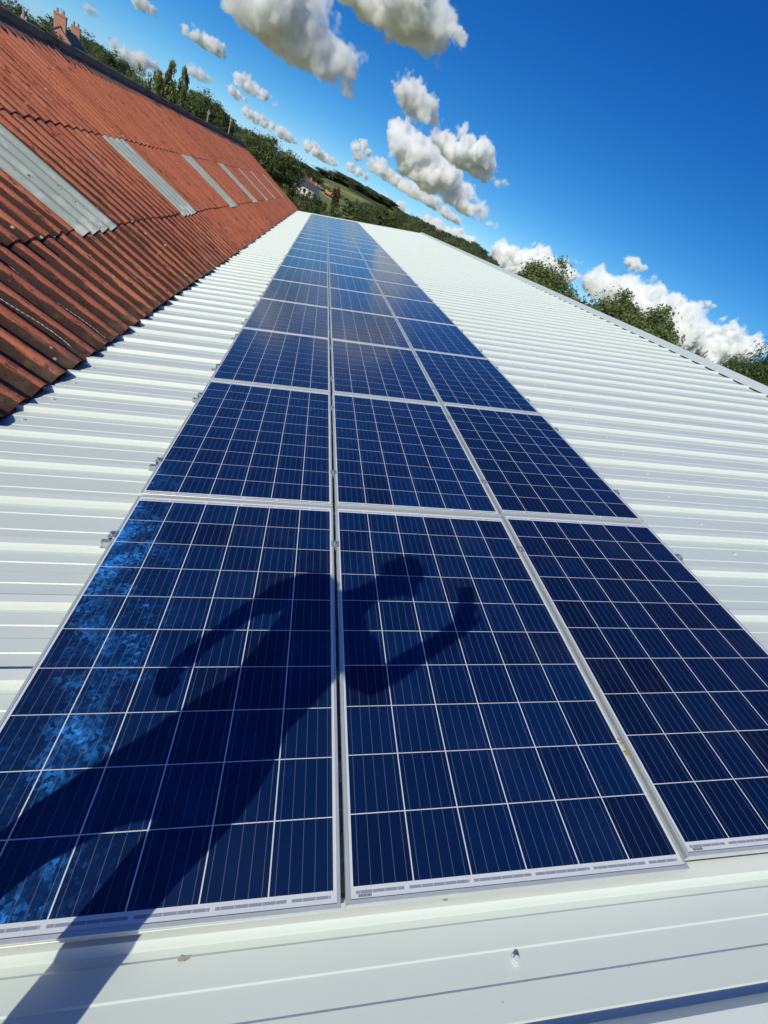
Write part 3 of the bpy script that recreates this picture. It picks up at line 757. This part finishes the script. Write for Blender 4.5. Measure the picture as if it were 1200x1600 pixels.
# the hillside and skyline beyond
sky_pts = [(345, 175), (362, 185), (378, 193), (392, 198), (482, 258), (497, 262), (520, 267), (533, 274), (543, 279), (553, 277), (563, 286), (574, 291), (584, 297), (594, 301), (604, 307), (613, 312), (622, 319), (632, 325), (643, 331), (652, 337), (661, 342), (677, 352), (690, 364), (699, 363), (707, 362), (716, 368), (725, 371), (735, 374), (744, 380), (754, 388), (765, 398), (776, 406)]
for i, (px, py) in enumerate(sky_pts):
    d = 170 if px < 400 else (330 if px < 640 else 240)
    d += tr_rng.uniform(-25, 25)
    tree(('far', 'far2')[i % 2], px - tr_rng.uniform(0, 3), py + tr_rng.choice((0, 0, 2, 5, 8)), d, d * tr_rng.uniform(.060, .105),
         f'skyline tree on the far hill, {ORD[i] + " from the left" if 0 < i < 19 else ("leftmost of the row" if i == 0 else ("rightmost of the row" if i == len(sky_pts) - 1 else str(len(sky_pts) - i) + "th from the right"))}', 'trees along the skyline of the hill')
near_pts = [(562, 325), (574, 321), (586, 323), (597, 326), (608, 329), (620, 333), (632, 337), (644, 343), (655, 348), (680, 366), (692, 370), (704, 374), (716, 378), (728, 384), (741, 392), (754, 401), (766, 408)]
for i, (px, py) in enumerate(near_pts):
    d = 108 + tr_rng.uniform(-10, 14)
    tree(('oak2', 'hedge', 'bushy')[i % 3], px, py, d, d * tr_rng.uniform(.06, .08),
         f'tree in the dark belt just beyond the white roof, {ORD[i] + " from the left" if i else "leftmost of the belt"}', 'trees in the belt beyond the white roof')

tree('oak', 492, 271, 230, 9.0, 'tree standing between the farmhouse and the hedge on the hill')
# hedges across the hill fields
def hedge(p0, p1, d0, d1, label):
    t = None; m = []
    A, B = at(*p0, d0), at(*p1, d1); n = 34
    t = empty('hedge', (A.x, A.y, ground_z(A.x, A.y)), label=label, cat='hedge', group='hedges on the hill')
    cm = KIND['hedge'][0]
    vs = np.empty(len(cm.vertices) * 3); cm.vertices.foreach_get('co', vs); vs = vs.reshape(-1, 3)[: 4 * (len(vs) // 12 // 4 // 3)]
    out = []
    for i in range(n):
        P = A.lerp(B, i / (n - 1)); L = (B - A).length / n
        out.append(vs * np.array([L * 2.6, L * 2.6, 3.0]) + np.array([P.x - t.location.x, P.y - t.location.y, ground_z(P.x, P.y) - t.location.z - 0.3]))
    V = np.concatenate(out); k = len(V) // 4
    me = bpy.data.meshes.new('foliage'); me.from_pydata([tuple(x) for x in V[:k * 4]], [], [tuple(range(4 * i, 4 * i + 4)) for i in range(k)])
    me.materials.append(MAT['far_leaves']); link('foliage', me, t)
hedge((505, 282), (590, 325), 240, 220, 'dark hedge running across the hill field below the skyline trees')
hedge((545, 296), (600, 318), 300, 280, 'upper hedge crossing the hill field under the skyline wood')

# ------------------------------------------------------------------ houses, poles, digger beyond
def house(label, ridge_a, ridge_len, yaw, half, pitch, wall_h, wallm, roofm, chims, cat='house', wins=True):
    """ridge_a: world point of the near ridge end; built in local axes, x along the ridge"""
    gz = ground_z(ridge_a.x, ridge_a.y)
    t = empty('house', (ridge_a.x, ridge_a.y, gz - 0.3), (0, 0, yaw), label=label, cat=cat)
    H = ridge_a.z - gz + 0.3; eh = H - half * math.tan(pitch)
    m = MB()
    for x in (0.0, ridge_len): m.poly([(x, -half, 0), (x, half, 0), (x, half, eh), (x, 0, H - 0.05), (x, -half, eh)])
    for y in (-half, half): m.poly([(0, y, 0), (ridge_len, y, 0), (ridge_len, y, eh), (0, y, eh)])
    m.build('wall', wallm, t)
    m = MB(); ov = 0.15
    for s in (-1, 1):
        a = Vector((-0.06, 0, H + .05)); dn = Vector((0, s * (half + ov), -(half + ov) * math.tan(pitch)))
        b = a + dn; L = Vector((ridge_len + .12, 0, 0)); z = Vector((0, 0, -0.12))
        m.poly([a, a + L, b + L, b]); m.poly([b, b + L, b + L + z, b + z]); m.poly([a, b, b + z, a + z]); m.poly([a + L, b + L, b + L + z, a + L + z])
    rf = m.build('roof', roofm, t)
    m = MB(); m.tube((-0.08, 0, H + .08), (ridge_len + .08, 0, H + .08), 0.1, n=8); m.build('ridge_tile', MAT['terracotta'], rf)
    for (cx, cw, cdp, chh) in chims:
        m = MB(); m.box((cx, -cdp / 2, H - 1.2), (cx + cw, cdp / 2, H + chh)); m.box((cx - .06, -cdp / 2 - .06, H + chh - .22), (cx + cw + .06, cdp / 2 + .06, H + chh - .08))
        cm = m.build('chimney', MAT['brick'], rf)
        for k in (-1, 1):
            m = MB(); m.tube((cx + cw / 2, k * cdp * .25, H + chh), (cx + cw / 2, k * cdp * .25, H + chh + .38), 0.13, 0.11, 10); m.build('chimney_pot', MAT['terracotta'], cm)
    if wins:
        for x in (ridge_len * .25, ridge_len * .7):
            for z in (0.9, eh - 1.5):
                if z < 0.5: continue
                for s in (-1, 1):
                    m = MB(); m.box((x - .55, s * half - .06, z), (x + .55, s * half + .06, z + 1.1)); f = m.build('window', MAT['white_render'], t)
                    m = MB(); m.box((x - .46, s * half - .075, z + .09), (x + .46, s * half + .075, z + 1.01)); m.build('pane', MAT['window_glass'], f)
    return t
A = at(93, 41, 92); d2 = ray(119, 56)
B = at(119.5, 55, 102)
yaw = math.atan2(B.y - A.y, B.x - A.x); L = (B - A).length
L = min(max(L, 7.0), 14.0)
house('red brick house with two chimneys and a slate roof behind the red barn', A, L, yaw, 3.6, R_(40), 5, MAT['brick'], MAT['slate'], ((0.05, 0.7, 1.25, 1.25), (L - .8, 0.7, 1.0, 1.15)))
ae = MB()                                                       # television aerial beside the first chimney
Pa = A + (B - A).normalized() * 0.95
ae.tube(Pa + Vector((0, 0, 0.05)), Pa + Vector((0, 0, 1.75)), 0.02); ax = (B - A).normalized()
ae.tube(Pa + Vector((0, 0, 1.7)), Pa + ax * 1.0 + Vector((0, 0, 1.7)), 0.015)
for k in range(6): ae.tube(Pa + ax * (.15 + k * .16) + Vector((0, 0, 1.7)) + ax.cross(Vector((0, 0, 1))) * .22, Pa + ax * (.15 + k * .16) + Vector((0, 0, 1.7)) - ax.cross(Vector((0, 0, 1))) * .22, 0.01, n=6)
setp(ae.build('television_aerial', MAT['cable']), 'thin television aerial beside the chimney of the brick house', 'aerial')
A2 = at(465, 270, 190)
house('white farmhouse with steep dark roofs half hidden by the big round tree', A2, 6.5, R_(8), 2.6, R_(46), 4, MAT['white_render'], MAT['slate'], ((0.3, .5, .6, .6), (4.6, .5, .6, .6)))
A3 = at(479, 281, 180)
house('low white wing of the farmhouse with a dark roof, right of it', A3, 4.5, R_(-20), 2.1, R_(42), 3, MAT['white_render'], MAT['slate'], ((3.3, .5, .6, .5),))
A4 = at(386, 209, 165)
house('small white cottage among the trees above the end of the red ridge', A4, 7.0, R_(25), 2.6, R_(40), 3, MAT['white_render'], MAT['terracotta'], ((0.4, .6, .8, .7),))

def pole(px_top, px_foot_dir, dist, label, h_extra=0.0, arm=False):
    T = at(*px_top, dist); gz = ground_z(T.x, T.y)
    t = empty('utility_pole', (T.x, T.y, gz), label=label, cat='pole')
    m = MB(); m.tube((0, 0, -0.3), (0, 0, T.z - gz), 0.085, 0.05, 10); m.build('post', MAT['pole_wood'], t)
    m = MB(); m.box((-0.11, -0.04, T.z - gz - .32), (0.11, 0.04, T.z - gz - .26)); ca = m.build('crossarm', MAT['pole_wood'], t)
    for k in (-.085, .085):
        m = MB(); m.tube((k, 0, T.z - gz - .26), (k, 0, T.z - gz - .18), 0.02, 0.018, 8); m.build('insulator', MAT['white_render'], ca)
    return T
pole((37, 16), None, 34, 'pale pole rising over the red ridge left of the brick house')
pole((327, 171), None, 52, 'short pale pole in front of the broad domed tree')
PT = pole((362, 183), None, 56, 'taller pale pole right of the broad domed tree carrying a wire')
m = MB(); P2 = at(480, 262, 150); P2.z = max(P2.z, ground_z(P2.x, P2.y) + 5); pts = []
for i in range(17):
    t = i / 16; p = PT.lerp(P2, t); p.z -= 4 * 1.6 * t * (1 - t) + .15; pts.append(p)
m.path(pts, [0.02] * 17, 5); setp(m.build('overhead_wire', MAT['cable']), 'thin overhead wire running right from the taller pale pole', 'wire')

def digger(label, P, yaw, s=1.0):
    t = empty('excavator', (P.x, P.y, ground_z(P.x, P.y)), (0, 0, yaw), label=label, cat='excavator'); t.scale = (s, s, s)
    for y in (-0.8, 0.8):
        m = MB(); m.box((-1.4, y - .22, 0.08), (1.4, y + .22, 0.62)); m.tube((-1.4, y - .22, .35), (-1.4, y + .22, .35), .27, n=12); m.tube((1.4, y - .22, .35), (1.4, y + .22, .35), .27, n=12); m.build('track', MAT['rubber'], t)
    m = MB(); m.box((-1.5, -.95, .75), (1.0, .95, 1.55)); m.box((-1.5, -.95, 1.55), (-.5, .95, 1.9)); m.build('body', MAT['orange_paint'], t)
    m = MB(); m.box((-.1, .1, 1.552), (1.0, .9, 2.55)); c = m.build('cab', MAT['orange_paint'], t)
    m = MB(); m.box((-.02, .085, 1.75), (1.015, .915, 2.4)); m.build('window', MAT['window_glass'], c)
    m = MB(); m.path([(.9, -.3, 1.4), (2.2, -.3, 3.0), (3.6, -.3, 2.7)], [.2, .22, .14], 8); b = m.build('boom', MAT['orange_paint'], t)
    m = MB(); m.path([(3.6, -.3, 2.7), (3.9, -.3, 1.1)], [.15, .1], 8); m.build('arm', MAT['orange_paint'], b)
    m = MB(); m.box((3.5, -.7, .5), (4.2, .1, 1.15)); m.build('bucket', MAT['rubber'], b)
def ground_hit(px, py):
    q = ray(px, py); r = 20.0
    while r < 900:
        p = CAM + q * r
        if p.z <= ground_z(p.x, p.y): return p
        r += 0.5
    return CAM + q * 300
Pd = ground_hit(513, 307)
digger('orange excavator parked on the pale track beyond the barns', Pd, R_(-20), 1.0)
# pale farm track
m = MB(); pts = [ground_hit(503, 300), ground_hit(512, 308), ground_hit(524, 315), ground_hit(536, 322), ground_hit(544, 330)]
rows = []
for i, p in enumerate(pts):
    rows.append([Vector((p.x - 0.6, p.y - 2.4, 0)), Vector((p.x + 0.6, p.y + 2.4, 0))])
for r in rows:
    for q in r: q.z = ground_z(q.x, q.y) + 0.06
m.extrude(None, rows); setp(m.build('track', MAT['track']), kind='structure')
# grey lean-to beyond the far gable of the white barn
t = empty('lean_to_shed', (-1.2, 41.5, 0), label='low grey-roofed lean-to just past the far end of the white roof', cat='shed')
m = MB(); m.box((-2.2, -2.0, -.3), (1.2, 3.4, 2.9)); m.build('wall', MAT['blockwork'], t)
m = MB(); rows = []
for i in range(41):
    x = -2.5 + 4.0 * i / 40; rows.append([(x, -2.3, 4.0 + .035 * math.cos(i * math.pi / 2) - .22 * x), (x, 3.7, 3.5 + .035 * math.cos(i * math.pi / 2) - .22 * x)])
m.extrude(None, rows); m.build('roof', MAT['grey_sheet'], t)

# ------------------------------------------------------------------ the person taking the picture: stands behind the camera, seen by the shadow
SHV = Vector((-0.5502, -0.934, 1.0))                          # towards the sun, per metre off the panel plane
RT = ROOF.inverted()
def sh(px, py, w, plane=0.0):
    """the point w metres off the panels whose shadow falls where the picture shows it at px,py"""
    d = CAMR.transposed() @ Vector(((px - 600) / FPX, (py - 800) / FPX, 1)); t = Vector((0.8534, -0.2417, 1.394))
    q = t + d * ((plane - t.z) / d.z)
    return ROOF @ (q + SHV * (w - plane))
def skin(name, chains, mat, parent, sub=2, root=0):
    """chains: lists of (point, radius); points that coincide are shared, so limbs grow out of the trunk"""
    vs, rad, ed = [], [], []
    def idx(p, r):
        for i, q in enumerate(vs):
            if (q - p).length < 1e-5: return i
        vs.append(p.copy()); rad.append(r); return len(vs) - 1
    for ch in chains:
        ids = [idx(p, r) for p, r in ch]
        ed += [(a, b) for a, b in zip(ids, ids[1:]) if a != b]
    me = bpy.data.meshes.new(name); me.from_pydata([tuple(v) for v in vs], ed, []); me.materials.append(mat)
    o = link(name, me, parent, world=True)
    md = o.modifiers.new('skin', 'SKIN'); md.use_smooth_shade = True
    for i, sv in enumerate(me.skin_vertices[0].data):
        r = rad[i]; sv.radius = r if isinstance(r, tuple) else (r, r); sv.use_root = (i == root)
    sb = o.modifiers.new('sub', 'SUBSURF'); sb.levels = sb.render_levels = sub
    return o
up = Vector((0, 0, 1))
pelvis = sh(335, 1172, 0.80); waist = sh(402, 1098, 0.95); chest = sh(485, 1010, 1.15); neckb = sh(552, 938, 1.31)
shL, shR = sh(494, 908, 1.27), sh(556, 1000, 1.24)
elL, haL = sh(392, 950, 1.02), sh(318, 1006, 0.86)
elR, haR = sh(577, 1072, 1.03), sh(716, 984, 1.27)
hipL, hipR = sh(262, 1178, 0.78), sh(362, 1215, 0.76)
headc = sh(628, 900, 1.47)
ftR = sh(60, 1700, -0.02); knR = sh(250, 1340, 0.36)
ftR = W(-0.02, -0.66, PAN + 0.06)
knL = sh(60, 1300, 0.38); ftL = W(-0.42, -0.50, PAN + 0.06)
feet = (ftL + ftR) / 2
person = empty('person', (feet.x, feet.y, feet.z - 0.06), label='person holding up a phone behind the camera, whose shadow lies across the nearest panels', cat='person')
face = (rgt * 0.75 + fwd * 0.5).normalized(); face = Vector((0.75, 0.65, -0.15)).normalized(); side = face.cross(up).normalized()
toe = Vector((0.6, 0.75, 0.16)).normalized()
nk = neckb.lerp(headc, 0.45)
body = [
    [(pelvis, (.135, .115)), (waist, (.13, .105)), (chest, (.15, .115)), (neckb, (.075, .07)), (nk, (.047, .047)), (headc + face * -.005 - up * .035, (.094, .104)), (headc + up * .04, (.102, .116)), (headc + up * .10, (.062, .072))],
    [(chest, (.15, .115)), (shL, .062), (elL, .045), (haL.lerp(elL, .12), .030), (haL, .026)],
    [(chest, (.15, .115)), (shR, .062), (elR, .046), (haR.lerp(elR, .15), .034), (haR, .033)],
    [(pelvis, (.135, .115)), (hipL, .098), (knL, .064), (ftL + up * .05, .046), (ftL + toe * .07, .042), (ftL + toe * .17 - up * .02, .034)],
    [(pelvis, (.135, .115)), (hipR, .098), (knR, .064), (ftR + up * .05, .046), (ftR + toe * .07, .042), (ftR + toe * .17 - up * .02, .034)],
]
# palms, fingers and thumbs
def hand(wrist, dirn, palm_n, curl):
    d = dirn.normalized(); n = (palm_n - d * palm_n.dot(d)).normalized(); s = d.cross(n)
    k = wrist + d * .05; ch = [[(wrist, .028), (k, (.050, .028))]]
    for i, (off, L) in enumerate(((-.030, .075), (-.010, .085), (.010, .08), (.028, .062))):
        b = wrist + d * .092 + s * off; a1 = R_(20 + curl * 40); a2 = R_(40 + curl * 80); a3 = R_(55 + curl * 110)
        p1 = b + (d * math.cos(a1) + n * math.sin(a1)) * L * .45; p2 = p1 + (d * math.cos(a2) + n * math.sin(a2)) * L * .32; p3 = p2 + (d * math.cos(a3) + n * math.sin(a3)) * L * .23
        ch.append([(k, (.050, .028)), (b, .0125), (p1, .0112), (p2, .0102), (p3, .0085)])
    t0 = wrist + d * .03 - s * .035; t1 = t0 + (d * .7 - s * .7 + n * .3).normalized() * .04; t2 = t1 + (d * .9 - s * .15 + n * .35).normalized() * .03
    ch.append([(wrist, .028), (t0, .016), (t1, .0115), (t2, .0085)])
    return ch
# phone held upright just behind the lens
lens = CAM - fwd * 0.006
ph_c = lens - rgt * 0.014 + dwn * 0.055 - fwd * 0.004          # camera module sits near a top corner
pd = dwn
body += hand(haR, (ph_c + dwn * .03 - fwd * .012 - haR), fwd, 0.75)
body += hand(haL, (haL - elL), side, 0.35)
skin('body', body, MAT['skin'], person)
m = MB()
T = Matrix(((rgt.x, dwn.x, fwd.x, ph_c.x), (rgt.y, dwn.y, fwd.y, ph_c.y), (rgt.z, dwn.z, fwd.z, ph_c.z), (0, 0, 0, 1)))
bm = bmesh.new(); bmesh.ops.create_cube(bm, size=1.0, matrix=T @ Matrix.Diagonal((0.074, 0.150, 0.008, 1)))
bmesh.ops.bevel(bm, geom=bm.edges[:], offset=0.0035, segments=3, affect='EDGES', profile=0.5)
me = bpy.data.meshes.new('phone'); bm.to_mesh(me); bm.free(); me.materials.append(MAT['phone_case'])
o = link('phone', me); setp(o, 'dark phone in the raised right hand of the person', 'phone')
# clothes follow the body: its own surface, lifted off the skin
bpy.context.view_layer.update()
bo = [o for o in person.children if o.name.startswith('body')][0]
ev = bo.evaluated_get(bpy.context.evaluated_depsgraph_get()); bme = ev.to_mesh()
bv = np.empty(len(bme.vertices) * 3); bme.vertices.foreach_get('co', bv); bv = bv.reshape(-1, 3)
bn = np.empty(len(bme.vertices) * 3); bme.vertices.foreach_get('normal', bn); bn = bn.reshape(-1, 3)
bf = [tuple(p.vertices) for p in bme.polygons]; ev.to_mesh_clear()
def segd(a, b):
    a, b = np.array(a), np.array(b); t = np.clip(((bv - a) @ (b - a)) / ((b - a) @ (b - a)), 0, 1)
    return np.linalg.norm(bv - (a + t[:, None] * (b - a)), axis=1), t
SEG_ = [(pelvis, waist, .13, 's', 0, 1), (waist, chest, .14, 's', 0, 1), (chest, neckb, .11, 's', 0, .86), (neckb, nk, .06, 'k', 0, 1), (nk, headc, .09, 'k', 0, 1)]
for S_, E_, H_ in ((shL, elL, haL), (shR, elR, haR)): SEG_ += [(chest, S_, .1, 's', 0, 1), (S_, E_, .055, 's', 0, .72), (E_, H_, .04, 'k', 0, 1)]
for P_, K_, F_ in ((hipL, knL, ftL), (hipR, knR, ftR)): SEG_ += [(pelvis, P_, .12, 't', 0, 1), (P_, K_, .08, 't', 0, 1), (K_, F_ + up * .06, .055, 't', 0, .97), (F_ + up * .06, F_ + toe * .17, .05, 'k', 0, 1)]
D_ = np.stack([segd(q[0], q[1])[0] / q[2] for q in SEG_]); T_ = np.stack([segd(q[0], q[1])[1] for q in SEG_]); near_ = D_.argmin(0)
kindv = np.array([SEG_[i][3] if SEG_[i][4] <= T_[i, j] <= SEG_[i][5] else 'k' for j, i in enumerate(near_)])
low_ = np.array([(Vector(p) - pelvis).dot(up) for p in bv])
def garment(name, sel, off, mat):
    fs = [f for f in bf if all(sel[v] for v in f)]
    used = sorted({v for f in fs for v in f}); mp = {v: i for i, v in enumerate(used)}
    m = MB(); m.v = [tuple(bv[v] + bn[v] * (off + 0.004 * mnoise.noise(Vector(bv[v]) * 14))) for v in used]; m.f = [tuple(mp[v] for v in f) for f in fs]; m.m = [0] * len(m.f)
    o = m.build(name, mat, person, world=True, smooth=True); sd = o.modifiers.new('thick', 'SOLIDIFY'); sd.thickness = 0.004; sd.offset = 1.0
garment('shirt', ((kindv == 's') | ((kindv == 't') & (low_ < 0.4))) & (low_ > -0.09), 0.014, MAT['shirt_cloth'])
garment('trousers', (kindv == 't') | ((kindv == 's') & (low_ < 0.14) & (near_ == 0)), 0.007, MAT['trouser_cloth'])
hc = headc + up * .03 - face * .012
skin('hair', [[(hc - face * .045 - up * .075, (.062, .066)), (hc - face * .03 - up * .03, (.085, .092)), (hc + up * .02 - face * .006, (.106, .120)), (hc + up * .085, (.07, .08))]], MAT['hair'], person)
m = MB()
m.tube(headc + face * .088 + up * .0, headc + face * .118 - up * .022, .010, .015, 8)
for k in (-1, 1): m.tube(headc + side * k * .080 - up * .02, headc + side * k * .094 - up * .015 - face * .012, .022, .028, 10)
m.build('nose_and_ears', MAT['skin'], person, world=True, smooth=True)
m = MB()
for k in (-1, 1): m.tube(headc + face * .084 + side * k * .030 + up * .015, headc + face * .096 + side * k * .030 + up * .015, .010, .008, 10)
m.build('eyes', MAT['hair'], person, world=True)
m = MB(); m.tube(headc + face * .086 - side * .022 - up * .058, headc + face * .086 + side * .022 - up * .058, .007, .007, 8); m.build('mouth', MAT['terracotta'], person, world=True)
for ft in (ftL, ftR): skin('shoe', [[(ft + up * .02 - toe * .05, .05), (ft - up * .005 + toe * .06, .05), (ft - up * .015 + toe * .19, .042)]], MAT['rubber'], person)

# ------------------------------------------------------------------ clouds: bodies of droplets, lit by the sun
CB = 260.0
def cloud(label, puffs, base=None, dist=None, tau=15.0, seed=0, k=1.0):
    """puffs: (px, py, radius in px), all at about one distance. The droplets fill the puffs, frayed by noise."""
    rn = random.Random(seed)
    mx = sum(p[0] for p in puffs) / len(puffs); my = sum(p[1] for p in puffs) / len(puffs)
    el = math.asin(ray(mx, my).z); D = dist or min(3600, CB / max(math.sin(el), 0.03))
    ctr = CAM + ray(mx, my) * D
    P = []
    for (px, py, rp) in puffs:
        q = ray(px, py); r = D * rp / FPX * 1.10 * (q.dot(fwd) * 0.6 + 0.4)
        P.append((CAM + q * (D + rn.uniform(-.7, .7) * r) - ctr, r))
    rmax = max(r for _, r in P); rmean = sum(r for _, r in P) / len(P)
    g = N('cloud_droplets'); co = g.co()
    n_ = g.noise(co, 1.25 / rmax, 9, 0.62)
    wob = g.vmath('SCALE', g.vmath('SUBTRACT', g.noise(co, 0.9 / rmax, 3, 0.5, col=True), (0.5, 0.5, 0.5)), sc_=rmax * 0.9)
    cw = g.vmath('ADD', co, wob)
    f = None
    for c, r in P:
        d = g.n('ShaderNodeVectorMath', operation='MULTIPLY_ADD'); g.put(d.inputs[0], cw); d.inputs[1].default_value = (1 / r, 1 / r, 1.15 / r); d.inputs[2].default_value = (-c.x / r, -c.y / r, -1.15 * c.z / r)
        l = g.math('SUBTRACT', 1.0, g.vmath('LENGTH', d.outputs[0]))
        l = g.math('MULTIPLY', l, r / rmax)
        f = l if f is None else g.math('SMOOTH_MAX', f, l, 0.12)
    f = g.math('ADD', f, g.math('MULTIPLY', g.math('SUBTRACT', n_, 0.52), 2.0 * k))
    bil = g.math('ADD', g.voro(g.vmath('ADD', co, g.vmath('SCALE', wob, sc_=0.4)), 2.3 / rmax, 'F1', 'Distance'), g.math('MULTIPLY', g.voro(co, 6.0 / rmax, 'F1', 'Distance'), 0.4))
    f = g.math('ADD', f, g.math('MULTIPLY', g.math('SUBTRACT', 0.62, bil), 0.42))
    if base is not None:
        bz = (CAM + ray(*base) * D).z - ctr.z
        zz = g.math('ADD', g.sep(co)[2], g.math('MULTIPLY', n_, rmax * 0.35))
        f = g.math('SUBTRACT', f, g.ramp(zz, bz - 0.05 * rmax, bz + 0.3 * rmax, 0.8, 0.0))
    dn = g.ramp(f, 0.0, 0.48, 0.0, tau / rmax)
    v = g.n('ShaderNodeVolumeScatter'); v.inputs['Color'].default_value = (0.975, 0.988, 1.0, 1)
    g.put(v.inputs['Density'], dn); v.inputs['Anisotropy'].default_value = -0.42
    mat = g.done(v.outputs[0], vol=True)
    bm = bmesh.new()
    for c, r in P: bmesh.ops.create_icosphere(bm, subdivisions=2, radius=r * 1.12 + rmax * 0.42, matrix=Matrix.Translation(c))
    me = bpy.data.meshes.new('cloud'); bm.to_mesh(me); bm.free(); me.materials.append(mat)
    o = link('cloud', me); o.location = ctr
    rm = o.modifiers.new('hull', 'REMESH'); rm.mode = 'VOXEL'; rm.voxel_size = rmax / 4
    setp(o, label, 'cloud', 'clouds')
    return o
cloud('largest cloud at the top, a long white mass left of the middle', [(385, 5, 34), (420, 22, 42), (455, 45, 42), (440, -15, 44), (485, 20, 34), (490, 68, 36), (520, 90, 28), (542, 108, 22), (560, 122, 13), (495, 100, 18), (470, 82, 20)], (455, 96), seed=1)
cloud('white cloud cut by the top edge of the picture, right of the largest', [(560, -20, 38), (600, -5, 42), (640, 15, 42), (665, 38, 34), (675, 62, 22), (640, 45, 26), (682, 15, 24), (610, 30, 22)], (640, 75), seed=2)
cloud('ragged small cloud between the two top clouds and the big stacked one', [(632, 138, 16), (648, 150, 20), (662, 168, 18), (680, 185, 11), (640, 128, 9), (655, 132, 9)], None, seed=3, tau=8)
cloud('big stacked cloud in the middle with a bright bulging top', [(632, 210, 22), (640, 235, 26), (655, 260, 26), (672, 245, 20), (690, 275, 26), (705, 275, 18), (712, 300, 22), (730, 325, 20), (745, 342, 14), (756, 355, 9), (640, 258, 20), (668, 288, 18), (700, 318, 16)], (690, 312), seed=4)
cloud('long grey cloud band running below the big stacked cloud', [(580, 253, 9), (592, 262, 12), (604, 271, 12), (618, 281, 13), (633, 291, 13), (648, 301, 14), (664, 311, 14), (680, 322, 13), (697, 334, 12), (712, 343, 9)], (650, 312), seed=5, tau=7, dist=2900)
cloud('broad cloud to the right of the big stacked cloud', [(682, 212, 12), (700, 225, 18), (720, 215, 14), (728, 240, 24), (750, 240, 20), (748, 262, 20), (765, 275, 12), (778, 288, 8), (712, 245, 16)], (735, 272), seed=6)
cloud('slim white cloud above the red ridge, highest on the left', [(290, 50, 7), (306, 58, 9), (322, 66, 10), (336, 75, 11), (346, 78, 8)], (310, 70), seed=7, tau=9)
cloud('faint cloud scrap at the top left beside the chimneys', [(138, 14, 6), (148, 20, 5)], None, seed=8, tau=2)
cloud('small cloud scrap at the top edge left of the largest cloud', [(214, 0, 8), (226, 7, 8), (238, 16, 6)], None, seed=9, tau=4)
cloud('low bright cloud over the red ridge beside the brick house', [(180, 72, 8), (192, 84, 10), (206, 92, 10), (224, 92, 10), (240, 104, 8), (215, 104, 12)], (205, 108), seed=10, tau=6)
cloud('pale flat cloud low over the upright young trees', [(300, 112, 9), (314, 118, 9), (326, 124, 6)], (312, 126), seed=11, tau=3)
cloud('small bright cloud above the broad domed tree', [(374, 126, 9), (386, 132, 11), (398, 140, 9), (412, 150, 8), (426, 160, 5)], (395, 150), seed=12, tau=8)
cloud('tiny flat cloud just left of the small bright one', [(362, 141, 6), (372, 148, 6), (382, 155, 4)], None, seed=13, tau=4)
cloud('row of low clouds left of the big round tree', [(384, 178, 6), (398, 184, 8), (410, 190, 8), (424, 197, 7), (440, 208, 9), (450, 214, 8), (462, 222, 5)], (420, 206), seed=14, tau=7)
cloud('low bright cloud over the farmhouse', [(482, 228, 9), (494, 236, 9), (508, 246, 8), (520, 254, 6)], (498, 250), seed=15, tau=7)
cloud('small ragged cloud between the low clouds and the big stacked one', [(556, 230, 8), (568, 226, 8), (574, 238, 7), (560, 242, 8)], None, seed=16, tau=5)
cloud('little low cloud right above the hill trees', [(548, 262, 7), (560, 268, 7), (572, 276, 5)], (560, 278), seed=17, tau=5)
cloud('strip of bright cloud just showing over the hill skyline', [(506, 272, 8), (545, 284, 7), (575, 297, 6), (600, 310, 7), (625, 322, 8)], None, seed=18, tau=6, dist=3700)
cloud('bright cloud bank behind the dark tree belt', [(668, 345, 10), (682, 352, 12), (700, 364, 10), (716, 368, 12), (735, 378, 10), (672, 360, 10)], None, seed=19, tau=12, dist=3500)
cloud('bright bank of cloud at the left end of the ridge', [(782, 394, 16), (800, 402, 18), (822, 408, 20), (845, 400, 18), (852, 418, 20), (872, 424, 18), (890, 428, 16), (800, 418, 18), (840, 430, 20)], None, seed=20, dist=3300)
cloud('towering white cloud behind the trees over the ridge', [(930, 440, 20), (955, 452, 24), (985, 448, 22), (990, 470, 30), (1020, 470, 26), (1050, 486, 28), (1070, 490, 22), (1078, 510, 24), (1060, 520, 30), (1000, 490, 30)], None, seed=21, dist=2800)
cloud('rounded white cloud at the right end of the ridge', [(1098, 530, 22), (1118, 548, 22), (1130, 528, 18), (1142, 516, 16), (1150, 545, 24), (1172, 540, 18), (1140, 560, 22), (1110, 560, 18)], None, seed=22, dist=2500)
cloud('small pale cloud above the towering one', [(982, 408, 8), (992, 412, 10), (1004, 420, 6)], None, seed=23, tau=5)
cloud('wisp of cloud to the right of the top clouds', [(708, 46, 9), (718, 54, 10), (724, 66, 7), (712, 30, 5)], None, seed=24, tau=2.5)
cloud('tiny scrap of cloud above the right-hand trees', [(1106, 474, 5), (1114, 478, 4)], None, seed=25, tau=2.5)
